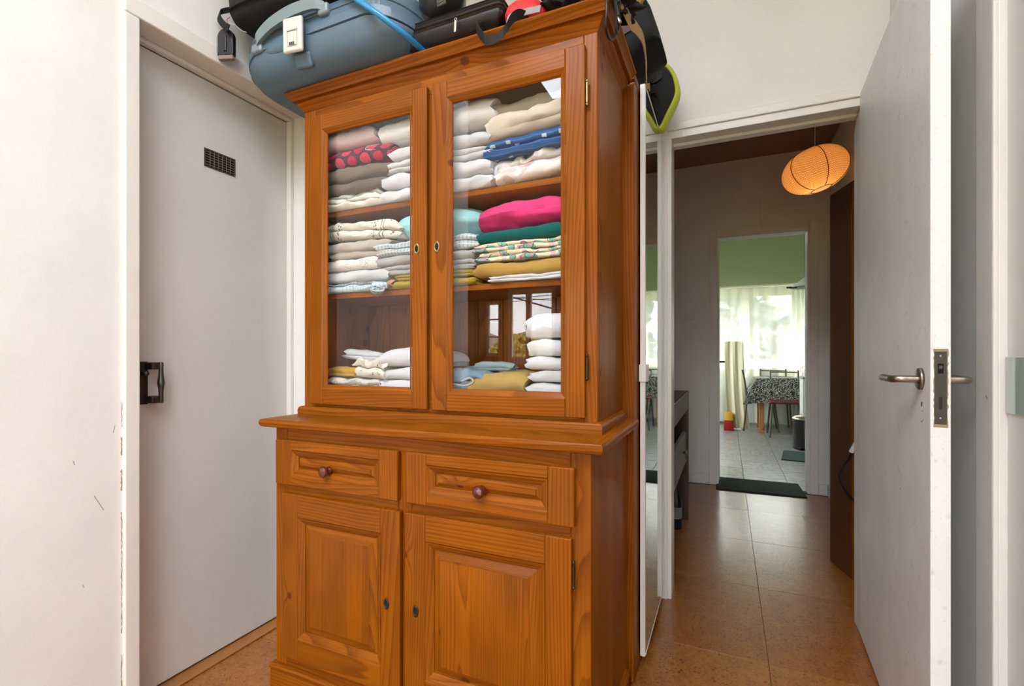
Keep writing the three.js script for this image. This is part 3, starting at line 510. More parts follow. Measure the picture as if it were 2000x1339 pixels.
// skin of a closed cross-section [[z, y], ...] (strips of pairs outer/inner) swept along x and dented by noise
function sweptStrip(pairs, L, seed, o = {}) {
  const nx = o.nx ?? 22, amp = o.amp ?? 0.004, n = pairs.length, pos = [], uv = [], idx = [];
  let ymax = 0, ymin = 1e9, ulen = [0]; for (const [a, b] of pairs) { ymax = Math.max(ymax, a[1], b[1]); ymin = Math.min(ymin, a[1], b[1]); }
  for (let i = 1; i < n; i++) { const o = Math.hypot(pairs[i][0][0] - pairs[i - 1][0][0], pairs[i][0][1] - pairs[i - 1][0][1]), q = Math.hypot(pairs[i][1][0] - pairs[i - 1][1][0], pairs[i][1][1] - pairs[i - 1][1][1]); ulen.push(ulen[i - 1] + Math.max(o, q)); }
  const ring = n * 2, H = ymax - ymin;
  for (let i = 0; i <= nx; i++) {
    const t = i / nx, e = Math.min(t, 1 - t) * L, dr = 1 - (o.droop ?? 0.2) * Math.exp(-e / (o.round ?? 0.018));
    for (let k = 0; k < ring; k++) {
      const j = k < n ? k : ring - 1 - k, p = k < n ? pairs[j][0] : pairs[j][1];
      const ly = (p[1] - ymin) / H, ex = n3(seed + p[0] * 9, ly * 2.6, t < 0.5 ? 3.1 : 8.2) * (o.ragged ?? 0.012);
      let x = (t - 0.5) * (L + 2 * ex), z = p[0], y = ymin + (p[1] - ymin) * dr;
      const q = [x * 9 + seed * 3.7, z * 9, y * 16];
      z += fbm3(q[0], q[1], q[2]) * amp * 2.2; y += fbm3(q[0] + 40, q[1], q[2]) * amp * 1.2 * sstep(0, 0.25, ly) + n3(x * 5 + seed, z * 4, 2) * H * 0.1 * ly;
      const cr = n3(x * (o.cf ?? 26) + seed, z * 11 + y * 20, seed); y += cr * amp * 0.45 * ly; z -= Math.abs(cr) * amp * 0.5;
      pos.push(x, y, z); uv.push(x, ulen[j] + (k < n ? 0 : 0.5));
    }
  }
  for (let i = 0; i < nx; i++) for (let k = 0; k < ring; k++) { const a = i * ring + k, b = i * ring + (k + 1) % ring; idx.push(a, a + ring, b, b, a + ring, b + ring); }
  const g = new THREE.BufferGeometry(); g.setAttribute('position', new THREE.Float32BufferAttribute(pos, 3)); g.setAttribute('uv', new THREE.Float32BufferAttribute(uv, 2)); g.setIndex(idx); g.computeVertexNormals();
  const cp = [], cu = [], ci = []; for (const i of [0, nx]) { const b = cp.length / 3; for (let k = 0; k < ring; k++) { const s = (i * ring + k) * 3; cp.push(pos[s], pos[s + 1], pos[s + 2]); cu.push(pos[s + 2], pos[s + 1]); } for (let j = 0; j + 1 < n; j++) { const A = b + j, B = b + j + 1, Cc = b + ring - 1 - j, D = b + ring - 2 - j; i ? ci.push(A, Cc, B, B, Cc, D) : ci.push(A, B, Cc, B, D, Cc); } }
  const c = new THREE.BufferGeometry(); c.setAttribute('position', new THREE.Float32BufferAttribute(cp, 3)); c.setAttribute('uv', new THREE.Float32BufferAttribute(cu, 2)); c.setIndex(ci); c.computeVertexNormals();
  return merge([g, c]);
}
function serpentine(h, d, layers, gap = 0.9) { // a strip folded to and fro; first bend at the front (z = 0)
  const t = h / layers, r = t / 2, c = []; let dir = 1;
  for (let i = 0; i < layers; i++) { const y = (i + 0.5) * t, a = dir > 0 ? -d + r : -r, b = dir > 0 ? -r : -d + r; for (let k = 0; k <= 6; k++) c.push([lerp(a, b, k / 6), y]); if (i + 1 < layers) for (let k = 1; k < 6; k++) { const f = -Math.PI / 2 + Math.PI * k / 6; c.push([b + dir * r * Math.cos(f), y + r + r * Math.sin(f)]); } dir = -dir; }
  return thick(c, r * gap);
}
function thick(c, w) { return c.map((p, i) => { const a = c[Math.max(0, i - 1)], b = c[Math.min(c.length - 1, i + 1)], l = Math.hypot(b[0] - a[0], b[1] - a[1]) || 1, nx = -(b[1] - a[1]) / l, ny = (b[0] - a[0]) / l; return [[p[0] + nx * w, p[1] + ny * w], [p[0] - nx * w, p[1] - ny * w]]; }); }
function spiral(h, d, turns) { // flattened roll
  const c = [], n = Math.round(turns * 22), t = h / 2 / (turns + 0.45); for (let i = 0; i <= n; i++) { const f = i / n, a = f * turns * 2 * Math.PI + Math.PI * 0.6, r = h / 2 - t * 0.5 - (h / 2 - t * 0.75) * (1 - f); const ca = Math.cos(a), sa = Math.sin(a); c.push([-d / 2 + r * Math.sign(ca) * Math.pow(Math.abs(ca), 0.55) * d / h, h / 2 + r * Math.sign(sa) * Math.pow(Math.abs(sa), 0.8)]); }
  return thick(c, t * 0.47);
}
const LINEN_FRONT = -1.25;
let tw = 0;
function linen(name, label, cat, group, kind, x0, x1, y0, y1, m, o = {}) {
  tw++; const h = (y1 - y0), d = o.d ?? 0.2, L = x1 - x0;
  const prof = kind === 'roll' ? spiral(h, o.d ?? h * 1.15, o.turns ?? 2) : serpentine(h, d, o.layers ?? 2, o.gap ?? 0.94);
  const g = sweptStrip(prof, L, tw * 1.37 + (o.seed ?? 0), o);
  if (o.tilt) g.rotateZ(o.tilt);
  const f = part(name, g, m); f.position.set((x0 + x1) / 2, y0, (o.z ?? LINEN_FRONT) - 0.004); if (o.turn) f.rotation.y = o.turn;
  tag(f, label, cat, group); return f;
}
const pat = (w, draw, v = w) => canvasTex(512, 512, draw, w, v);
const scatter = (c, w, seed, n, f) => { const r = rng(seed); for (let i = 0; i < n; i++) f(c, r() * w, r() * w, r); };
const texCrimson = pat(0.11, (c, w) => { c.fillStyle = '#4a3234'; c.fillRect(0, 0, w, w); for (let j = -1; j < 3; j++) for (let i = -1; i < 3; i++) { c.fillStyle = ['#c8244e', '#b31c45', '#d43a5e'][(i + j + 4) % 3]; c.beginPath(); c.ellipse(i * 256 + (j % 2 ? 128 : 0) + 64, j * 256 + 100, 92, 116, 0, 0, 7); c.fill(); c.fillStyle = '#8e1f3c'; for (let k = 0; k < 6; k++) c.fillRect(i * 256 + (j % 2 ? 128 : 0) + 10 + k * 20, j * 256 + 40 + (k % 3) * 30, 5, 70); } }, 0.075);
const texBands = pat(0.3, (c, w) => { c.fillStyle = '#ddd8cb'; c.fillRect(0, 0, w, w); c.strokeStyle = '#6d7f63'; c.lineWidth = 5; for (const x of [150, 168, 300, 318]) { c.beginPath(); c.moveTo(x, 0); c.lineTo(x, w); c.stroke(); } c.fillStyle = '#3f5c40'; for (let y = 0; y < w; y += 24) { c.fillRect(110, y, 7, 14); c.fillRect(352, y, 7, 14); c.fillRect(96, y + 8, 7, 9); c.fillRect(368, y + 8, 7, 9); } for (let y = 20; y < w; y += 74) { c.fillStyle = '#a33a4c'; c.beginPath(); c.arc(234, y, 8, 0, 7); c.fill(); c.fillStyle = '#51704f'; c.fillRect(244, y - 14, 14, 6); c.fillRect(214, y + 10, 12, 6); } });
const texPink = pat(0.16, (c, w) => { c.fillStyle = '#e4dfd8'; c.fillRect(0, 0, w, w); scatter(c, w, 4, 26, (c, x, y, r) => { c.strokeStyle = ['#c79aa0', '#a9a2a4', '#b8868f'][Math.floor(r() * 3)]; c.lineWidth = 4; c.beginPath(); c.ellipse(x, y, 16 + r() * 14, 10 + r() * 12, r() * 3, 0, 5.4); c.stroke(); }); });
const texFloral = pat(0.15, (c, w) => { c.fillStyle = '#e0d4b8'; c.fillRect(0, 0, w, w); scatter(c, w, 14, 26, (c, x, y, r) => { c.fillStyle = ['#c793a8', '#d8b9c4', '#77b3a2', '#8fc0a8', '#dcc58a'][Math.floor(r() * 5)]; c.beginPath(); c.ellipse(x, y, 30 + r() * 36, 22 + r() * 22, r() * 3, 0, 7); c.fill(); c.strokeStyle = '#5c3d48'; c.lineWidth = 6; c.beginPath(); c.arc(x, y, 26 + r() * 20, r() * 6, r() * 6 + 1.6); c.stroke(); }); });
const texFleck = pat(0.14, (c, w) => { c.fillStyle = '#dad4c6'; c.fillRect(0, 0, w, w); scatter(c, w, 24, 46, (c, x, y, r) => { c.fillStyle = ['#39414a', '#4d5a5c', '#8b8578'][Math.floor(r() * 3)]; c.fillRect(x, y, 8 + r() * 14, 6 + r() * 8); }); });
const texGreyPrint = pat(0.1, (c, w) => { c.fillStyle = '#cfcabf'; c.fillRect(0, 0, w, w); scatter(c, w, 25, 60, (c, x, y, r) => { c.strokeStyle = ['#555a60', '#7d7f80', '#a79f92'][Math.floor(r() * 3)]; c.lineWidth = 6; c.beginPath(); c.arc(x, y, 12 + r() * 26, r() * 6, r() * 6 + 2); c.stroke(); }); });
const texBlue = pat(0.16, (c, w) => { c.fillStyle = '#24558f'; c.fillRect(0, 0, w, w); c.fillStyle = '#3f75ad'; for (let y = 0; y < w; y += 64) c.fillRect(0, y, w, 14); c.fillStyle = '#1a3d6b'; for (let y = 34; y < w; y += 64) c.fillRect(0, y, w, 9); scatter(c, w, 34, 7, (c, x, y, r) => { c.fillStyle = '#b8d2d8'; c.fillRect(x, y, 46, 30); }); });
const texPale = pat(0.07, (c, w) => { c.fillStyle = '#c6d4d9'; c.fillRect(0, 0, w, w); c.strokeStyle = '#8ea6b1'; c.lineWidth = 12; for (let i = 0; i < w; i += 86) { c.beginPath(); c.moveTo(i, 0); c.lineTo(i, w); c.moveTo(0, i); c.lineTo(w, i); c.stroke(); } });
const texCheck = pat(0.05, (c, w) => { c.fillStyle = '#b9c3c6'; c.fillRect(0, 0, w, w); c.fillStyle = '#97a6ac'; for (let i = 0; i < w; i += 128) c.fillRect(i, 0, 44, w); c.fillStyle = '#d3d8d8'; for (let i = 60; i < w; i += 128) c.fillRect(0, i, w, 30); });
const texSmudge = pat(0.2, (c, w) => { c.fillStyle = '#e6e1da'; c.fillRect(0, 0, w, w); scatter(c, w, 44, 18, (c, x, y, r) => { c.fillStyle = ['rgba(176,130,134,0.35)', 'rgba(160,150,144,0.35)'][Math.floor(r() * 2)]; c.beginPath(); c.ellipse(x, y, 30 + r() * 50, 12 + r() * 22, r() * 3, 0, 7); c.fill(); }); });
const F = { white: cloth('#e6e8ea'), white2: cloth('#dfe1e2'), ivory: cloth('#dedacd', false), cream: cloth('#eae0cd'), sand: cloth('#cabfae'), pale: cloth('#fbe6ec'), taupe: cloth('#85786a'), taupe2: cloth('#786b5e'), beige: cloth('#c2b8aa'), beige2: cloth('#cfc6b9'), aqua: cloth('#9fd8dc', false), grey: cloth('#a9b2b2'), grey2: cloth('#b6b8b4'), olive: cloth('#b8a22a'), olive2: cloth('#a8912c'), peach: cloth('#d39a74'), pink: cloth('#e0417f', false), teal: cloth('#0c6a66'), mustard: cloth('#c9a256'), mustard2: cloth('#c3a55f'), yellow: cloth('#d9ab3a'), blue: cloth('#88a4b6'), greyAqua: cloth('#9fb4b4'), roll: cloth('#dadad8', false) };
for (const k of ['Crimson', 'Bands', 'Pink', 'Floral', 'Fleck', 'GreyPrint', 'Blue', 'Pale', 'Check', 'Smudge']) F[k] = cloth('', false, { Crimson: texCrimson, Bands: texBands, Pink: texPink, Floral: texFloral, Fleck: texFleck, GreyPrint: texGreyPrint, Blue: texBlue, Pale: texPale, Check: texCheck, Smudge: texSmudge }[k]);
{
  const S1 = 1.5535, S2 = 1.2725, S0 = 0.934;
  const gl = 'towels stacked on the top shelf', gm = 'linen folded on the middle shelf', gb = 'linen on the bottom of the glazed cabinet';
  // top shelf, left stack
  linen('crumpled_cloth', 'crumpled ivory cotton cloth at the bottom of the left stack on the top shelf', 'cloth', gl, 'fold', -1.275, -1.015, S1, 1.606, F.ivory, { layers: 5, amp: 0.009, cf: 40, droop: 0.4 });
  linen('folded_towel', 'taupe towel lying on the crumpled ivory cloth on the top shelf', 'towel', gl, 'fold', -1.275, -0.996, 1.6055, 1.645, F.taupe2, { layers: 2, amp: 0.005 });
  linen('folded_towel', 'thick grey brown towel right under the crimson patterned towel', 'towel', gl, 'fold', -1.275, -0.988, 1.645, 1.696, F.taupe, { layers: 2, amp: 0.007 });
  const cr = linen('folded_towel', 'crimson and dark patterned towel with a white hanging loop', 'towel', gl, 'fold', -1.275, -0.98, 1.694, 1.75, F.Crimson, { layers: 2, amp: 0.004 });
  part('hanging_loop', tube([[0.1, 0.05, 0.006], [0.05, 0.048, 0.0095], [0.047, 0.04, 0.0115], [0.06, 0.036, 0.0115], [0.11, 0.028, 0.011], [0.147, 0.022, 0.004]], 0.0015, 40, 6), F.white, cr);
  linen('folded_towel', 'fluffy pale pink towel topmost in the left stack on the top shelf', 'towel', gl, 'roll', -1.275, -1.04, 1.749, 1.824, F.pale, { turns: 2.2, amp: 0.003, d: 0.15, ragged: 0.012, z: -1.212, droop: 0.3 });
  // top shelf, middle stack (runs behind the meeting stiles)
  linen('folded_towel', 'lowest white towel of the middle stack on the top shelf', 'towel', gl, 'fold', -1.025, -0.618, S1, 1.594, F.white, { layers: 2, amp: 0.007 });
  linen('folded_towel', 'puffy white towel second from the bottom of the middle top shelf stack', 'towel', gl, 'fold', -1.012, -0.628, 1.594, 1.645, F.white, { layers: 2, amp: 0.008 });
  linen('folded_towel', 'off white towel with a ragged edge in the middle of the middle top shelf stack', 'towel', gl, 'fold', -0.998, -0.634, 1.645, 1.682, F.white2, { layers: 4, amp: 0.005, ragged: 0.02 });
  linen('folded_towel', 'flat white towel lying directly under the rolled off white towel', 'towel', gl, 'fold', -0.988, -0.63, 1.682, 1.724, F.white2, { layers: 2, amp: 0.005 });
  linen('rolled_towel', 'rolled off white towel topmost in the middle stack with its coiled end showing', 'towel', gl, 'roll', -1.026, -0.612, 1.724, 1.825, F.roll, { turns: 2.4, amp: 0.003, d: 0.15, ragged: 0.014, z: -1.212, droop: 0.12 });
  // top shelf, right stack
  linen('crumpled_cloth', 'white cloth with faint pink grey print at the lower right of the top shelf', 'cloth', gl, 'fold', -0.612, -0.342, S1 + 0.008, 1.632, F.Smudge, { layers: 3, amp: 0.012, tilt: 0.06, cf: 18 });
  linen('folded_towel', 'small white towel standing slanted under the blue plaid towel', 'towel', gl, 'fold', -0.636, -0.5, S1 + 0.012, 1.636, F.white, { layers: 2, amp: 0.006, z: LINEN_FRONT - 0.03 });
  linen('folded_towel', 'blue plaid towel with pale patches on the right of the top shelf', 'towel', gl, 'fold', -0.642, -0.338, 1.636, 1.688, F.Blue, { layers: 4, amp: 0.005, tilt: 0.02 });
  linen('folded_towel', 'thin sand coloured towel between the blue plaid towel and the cream blanket', 'towel', gl, 'fold', -0.652, -0.338, 1.69, 1.722, F.sand, { layers: 2, amp: 0.005, tilt: 0.05 });
  linen('folded_blanket', 'thick cream blanket with wavy lips topmost on the right of the top shelf', 'blanket', gl, 'fold', -0.636, -0.338, 1.712, 1.792, F.cream, { layers: 3, amp: 0.009, tilt: 0.1, cf: 16, gap: 0.88, z: -1.24 });
  // middle shelf, left stack
  linen('folded_towel', 'pale blue checked cloth drooping over the left front of the middle shelf', 'cloth', gm, 'fold', -1.275, -1.03, S2, 1.306, F.Pale, { layers: 3, amp: 0.008, z: LINEN_FRONT + 0.006 });
  linen('rolled_cloth', 'pale blue rolled end hanging over the shelf edge in the left half', 'cloth', gm, 'roll', -1.115, -1.0, 1.254, 1.302, F.Pale, { turns: 2.2, d: 0.06, z: LINEN_FRONT + 0.022, turn: -0.9, amp: 0.004 });
  linen('folded_towel', 'white towel lying on the pale blue checked cloth', 'towel', gm, 'fold', -1.275, -0.995, 1.306, 1.345, F.white2, { layers: 2, amp: 0.005 });
  linen('folded_towel', 'white towel with pink outline print in the left half', 'towel', gm, 'fold', -1.275, -1.035, 1.345, 1.386, F.Pink, { layers: 2, amp: 0.004 });
  linen('folded_towel', 'thin beige towel above the towel with pink outlines', 'towel', gm, 'fold', -1.24, -0.996, 1.386, 1.406, F.beige, { layers: 2, amp: 0.004 });
  linen('folded_towel', 'plump beige grey towel under the sheet with green bands', 'towel', gm, 'fold', -1.275, -0.985, 1.406, 1.446, F.beige2, { layers: 2, amp: 0.007 });
  linen('folded_sheet', 'cream sheet printed with green bands and red flowers', 'sheet', gm, 'fold', -1.275, -0.955, 1.446, 1.508, F.Bands, { layers: 4, amp: 0.009, cf: 14, tilt: -0.05, droop: 0.5 });
  // middle shelf, middle stack
  linen('folded_towel', 'olive yellow towel lying lowest behind the meeting stiles', 'towel', gm, 'fold', -0.97, -0.684, S2, 1.297, F.olive, { layers: 2, amp: 0.004 });
  linen('folded_towel', 'thin dark yellow towel on top of the olive yellow towel', 'towel', gm, 'fold', -0.965, -0.684, 1.297, 1.317, F.olive2, { layers: 4, amp: 0.003 });
  linen('small_cloth', 'small peach coloured cloth squeezed in beside the olive yellow towel', 'cloth', gm, 'fold', -1.0, -0.974, 1.274, 1.312, F.peach, { layers: 2, amp: 0.003, d: 0.14, z: LINEN_FRONT + 0.004 });
  linen('folded_towel', 'grey towel with ruffled layers just above the yellow towels', 'towel', gm, 'fold', -1.028, -0.68, 1.318, 1.347, F.grey2, { layers: 4, amp: 0.006 });
  linen('folded_towel', 'plain grey towel second beneath the aqua bundle', 'towel', gm, 'fold', -1.032, -0.678, 1.347, 1.38, F.grey2, { layers: 2, amp: 0.006 });
  linen('folded_towel', 'blue grey checked towel right under the aqua bundle', 'towel', gm, 'fold', -1.04, -0.674, 1.38, 1.424, F.Check, { layers: 4, amp: 0.006 });
  // middle shelf, right stack
  linen('folded_cloth', 'thin white crumpled cloth at the front right edge of the middle shelf', 'cloth', gm, 'fold', -0.634, -0.338, S2, 1.291, F.white, { layers: 4, amp: 0.005, z: LINEN_FRONT + 0.004 });
  linen('folded_towel', 'mustard towel under the floral cloths', 'towel', gm, 'fold', -0.68, -0.338, 1.289, 1.334, F.mustard, { layers: 2, amp: 0.005, d: 0.19, z: LINEN_FRONT - 0.006 });
  linen('folded_cloth', 'lower of the two floral cloths, with teal and pink blooms, on the mustard towel', 'cloth', gm, 'fold', -0.672, -0.338, 1.334, 1.362, F.Floral, { layers: 4, amp: 0.005 });
  linen('folded_cloth', 'upper of the two floral cloths, right under the teal towel', 'cloth', gm, 'fold', -0.682, -0.338, 1.362, 1.388, F.Floral, { layers: 4, amp: 0.005, seed: 5 });
  linen('folded_towel', 'dark teal towel under the hot pink bundle', 'towel', gm, 'fold', -0.664, -0.338, 1.388, 1.424, F.teal, { layers: 2, amp: 0.004 });
  // bottom
  linen('folded_cloth', 'grey printed cloth flat at the lower left of the cabinet', 'cloth', gb, 'fold', -1.275, -1.03, S0 + 0.004, 0.985, F.GreyPrint, { layers: 4, amp: 0.007 });
  linen('rolled_cloth', 'small yellow rolled cloth at the lower left of the cabinet', 'cloth', gb, 'roll', -1.275, -1.145, 0.986, 1.03, F.yellow, { turns: 1.6, d: 0.07, amp: 0.003 });
  linen('folded_cloth', 'cream cloth with dark flecks beside the yellow roll', 'cloth', gb, 'fold', -1.14, -1.004, 0.986, 1.045, F.Fleck, { layers: 4, amp: 0.011, tilt: -0.08, cf: 34, z: LINEN_FRONT + 0.004 });
  linen('rolled_cloth', 'rolled white cloth with open end lying on the flecked cloth', 'cloth', gb, 'roll', -1.225, -1.02, 1.034, 1.082, F.white2, { turns: 1.7, d: 0.085, amp: 0.007, turn: 0.35, tilt: -0.12, z: LINEN_FRONT - 0.06 });
  linen('folded_towel', 'lowest of three white towels behind the left glazed door', 'towel', gb, 'fold', -1.028, -0.805, S0 + 0.004, 0.984, F.white, { layers: 2, amp: 0.004 });
  linen('folded_towel', 'middle one of three white towels behind the left glazed door', 'towel', gb, 'fold', -1.002, -0.805, 0.984, 1.024, F.white, { layers: 2, amp: 0.004 });
  linen('folded_towel', 'thick white towel topmost of three behind the left glazed door', 'towel', gb, 'fold', -1.026, -0.805, 1.024, 1.085, F.white, { layers: 2, amp: 0.004, droop: 0.5, round: 0.025 });
  const jb = linen('folded_cloth', 'blue grey cloth with white piping at the lower left of the right glazed door', 'cloth', gb, 'fold', -0.79, -0.655, S0 + 0.004, 1.02, F.blue, { layers: 4, amp: 0.012, cf: 20 });
  part('piping', tube([[-0.07, 0.05, 0.012], [-0.03, 0.04, 0.018], [0.02, 0.034, 0.018], [0.045, 0.045, 0.016], [0.035, 0.056, 0.014], [0.005, 0.046, 0.014]], 0.0028, 40, 7), F.white, jb);
  linen('rolled_cloth', 'small grey aqua rolled cloth behind the mustard towel', 'cloth', gb, 'roll', -0.72, -0.59, 1.012, 1.046, F.greyAqua, { turns: 1.6, d: 0.07, z: LINEN_FRONT - 0.05, amp: 0.003 });
  linen('folded_towel', 'mustard towel lying on the cabinet bottom beside the white stack', 'towel', gb, 'fold', -0.69, -0.512, S0 + 0.002, 1.012, F.mustard2, { layers: 2, amp: 0.006, z: LINEN_FRONT + 0.002 });
  const wl = ['white towel lowest in the tall stack behind the right glazed door', 'white towel second from the bottom of the tall right hand stack', 'white towel in the middle of the tall right hand stack', 'white towel second from the top of the tall right hand stack', 'thick white towel topmost of the tall right hand stack'];
  [[S0 + 0.003, 0.986], [0.986, 1.02], [1.02, 1.058], [1.058, 1.108], [1.108, 1.18]].forEach(([a, b], i) => linen('folded_towel', wl[i], 'towel', gb, 'fold', -0.51 + (i % 2) * 0.006, -0.335, a, b, i < 2 ? F.white2 : F.white, { layers: 2, amp: 0.004 }));
}
{ // bundles stuffed tight: bodies of revolution with gathered, creased skin
  function bundle(name, label, group, L, ry, rz, pos, m, seed, gatherL, gatherR) {
    const nx = 40, na = 36, P = [], U = [], I = [];
    for (let i = 0; i <= nx; i++) for (let k = 0; k <= na; k++) {
      const t = i / nx, a = k / na * 2 * Math.PI, e = Math.pow(Math.max(0, 1 - Math.pow(Math.abs(2 * t - 1), gatherL > t ? 2.6 : 3.2)), 0.5), x = (t - 0.5) * L, ca = Math.cos(a), sa = Math.sin(a);
      const kk = 1 + fbm3(x * 6 + seed, ca * 0.9, sa * 0.9) * 0.16 + n3(x * 14 + seed, ca * 3, sa * 3) * 0.03, g = (1 - e) * 0.12 * Math.sin(a * 7 + seed);
      P.push(x, ry + ry * sa * e * (kk + g) * (sa < -0.3 ? 0.96 : 1), rz * ca * e * (kk + g)); U.push(x, k / na * 0.4);
    }
    for (let i = 0; i < nx; i++) for (let k = 0; k < na; k++) { const a = i * (na + 1) + k, b = a + na + 1; I.push(a, a + 1, b, b, a + 1, b + 1); }
    let g = new THREE.BufferGeometry(); g.setAttribute('position', new THREE.Float32BufferAttribute(P, 3)); g.setAttribute('uv', new THREE.Float32BufferAttribute(U, 2)); g.setIndex(I); g.computeVertexNormals();
    const o = part(name, g, m); o.position.set(...pos); return tag(o, label, 'blanket', group);
  }
  bundle('rolled_blanket', 'aqua blue bundled blanket spanning behind both glazed doors', 'linen folded on the middle shelf', 0.345, 0.053, 0.085, [-0.846, 1.424, -1.345], F.aqua, 3, 0.5);
  bundle('rolled_blanket', 'hot pink bundled blanket on the right of the middle shelf', 'linen folded on the middle shelf', 0.38, 0.05, 0.09, [-0.532, 1.422, -1.35], F.pink, 8, 0.5);
}

// ---------------------------------------------------------------- luggage on top of the cabinet
const TOP = 1.948;
{
  const shell = phys({ name: 'blue_shell', color: '#51687a', roughness: 0.42, clearcoat: 0.1, clearcoatRoughness: 0.4, bumpMap: roller, bumpScale: 0.0002 }), shell2 = phys({ name: 'blue_lid', color: '#51687a', roughness: 0.4, clearcoat: 0.12, clearcoatRoughness: 0.4, bumpMap: roller, bumpScale: 0.0002 });
  const S = thing('suitcase', 'large blue hard-shell suitcase with grey handle and white latch lying on the cabinet', 'suitcase', [-1.168, TOP, -1.352]);
  const hx = 0.338, hz = 0.262, seam = (x) => 0.062 + 0.046 * (1 - Math.pow(Math.abs(x) / hx, 2.4));
  const lev = [[0.085, 0.0], [0.062, 0.003], [0.04, 0.012], [0.022, 0.026], [0.009, 0.044]];
  const L = [...lev.map(([s, y]) => [s, y]), [0.002, (x) => Math.max(0.05, seam(x) - 0.02)], [0, (x) => seam(x) - 0.003], [0.004, (x) => seam(x) - 0.001]];
  part('lower_shell', loft(hx, hz, 0.12, L, true, true, 12), shell, S);
  part('seam', loft(hx - 0.003, hz - 0.003, 0.118, [[0, (x) => seam(x) - 0.006], [0, (x) => seam(x) + 0.004]], true, true, 12), M.black, S);
  const U = [[0.003, (x) => seam(x)], [-0.003, (x) => seam(x) + 0.002], [-0.003, (x) => seam(x) + 0.028], [0.001, (x) => seam(x) + 0.031], [0.002, (x) => lerp(seam(x), 0.21, 0.5)], [0.01, 0.165], [0.026, 0.186], [0.05, 0.2], [0.085, 0.206]];
  part('lid', loft(hx, hz, 0.12, U, true, true, 12), shell2, S);
  part('lid_groove', loft(hx + 0.0006, hz + 0.0006, 0.12, [[0, (x) => seam(x) + 0.05], [-0.0012, (x) => seam(x) + 0.052], [0, (x) => seam(x) + 0.054]], false, false, 12), shell, S);
  // handle on the long front side, with its recess lip and latch (local coordinates)
  const grey = phys({ color: '#74868a', roughness: 0.38, clearcoat: 0.15 });
  const h = part('handle', ribbon([[-0.218, 0.108, 0.258], [-0.205, 0.122, 0.274], [-0.16, 0.142, 0.281], [-0.09, 0.157, 0.284], [-0.02, 0.163, 0.284], [0.045, 0.16, 0.279], [0.066, 0.157, 0.262]], (t) => new THREE.Vector3(0, 0.024 + 0.007 * Math.sin(t * Math.PI), 0.006), 0.014, 48), grey, S);
  part('handle_mount', box(-0.242, -0.195, 0.088, 0.118, 0.255, 0.274, 0.008, 'x'), grey, S);
  part('handle_mount', box(0.045, 0.085, 0.13, 0.165, 0.255, 0.274, 0.008, 'x'), grey, S);
  part('handle_recess', xf(new THREE.SphereGeometry(1, 28, 14), [-0.09, 0.098, 0.257], [0, 0, 0.05], [0.11, 0.028, 0.012]), shell, S);
  const white = phys({ color: '#cfccc4', roughness: 0.4, clearcoat: 0.2 });
  const latch = part('latch', xf(box(-0.039, 0.039, -0.05, 0.05, -0.006, 0.008, 0.009, 'y'), [-0.042, 0.09, 0.281], [0.1, 0, -0.09]), white, S);
  part('latch_slot', xf(box(-0.02, 0.024, -0.002, 0.002, -0.0008, 0.0008, 0.0004, 'x'), [-0.041, 0.1, 0.2898], [0.1, 0, -0.07]), mat({ color: '#6a5f58', roughness: 0.6 }), latch);
  part('latch_flap', xf(rings(-0.021, 0.021, -0.022, 0.022, [[0, 0], [0.0006, 0.0012], [0.0014, 0.0012], [0.002, 0]], false), [-0.04, 0.078, 0.2895], [0.1, 0, -0.09]), white, latch);
  for (let i = 0; i < 3; i++) part('number_wheel', xf(box(-0.0028, 0.0028, -0.0045, 0.0045, -0.0008, 0.0008, 0.0006, 'y'), [-0.0485 + i * 0.0075, 0.0612 - i * 0.0006, 0.2895], [0.1, 0, -0.09]), mat({ color: '#4a4543', roughness: 0.5 }), latch);
  part('latch_pocket', xf(box(-0.034, 0.034, -0.024, 0.02, -0.01, 0.008, 0.008, 'y'), [-0.038, 0.034, 0.246], [0.42, 0, -0.09]), shell, S);
}
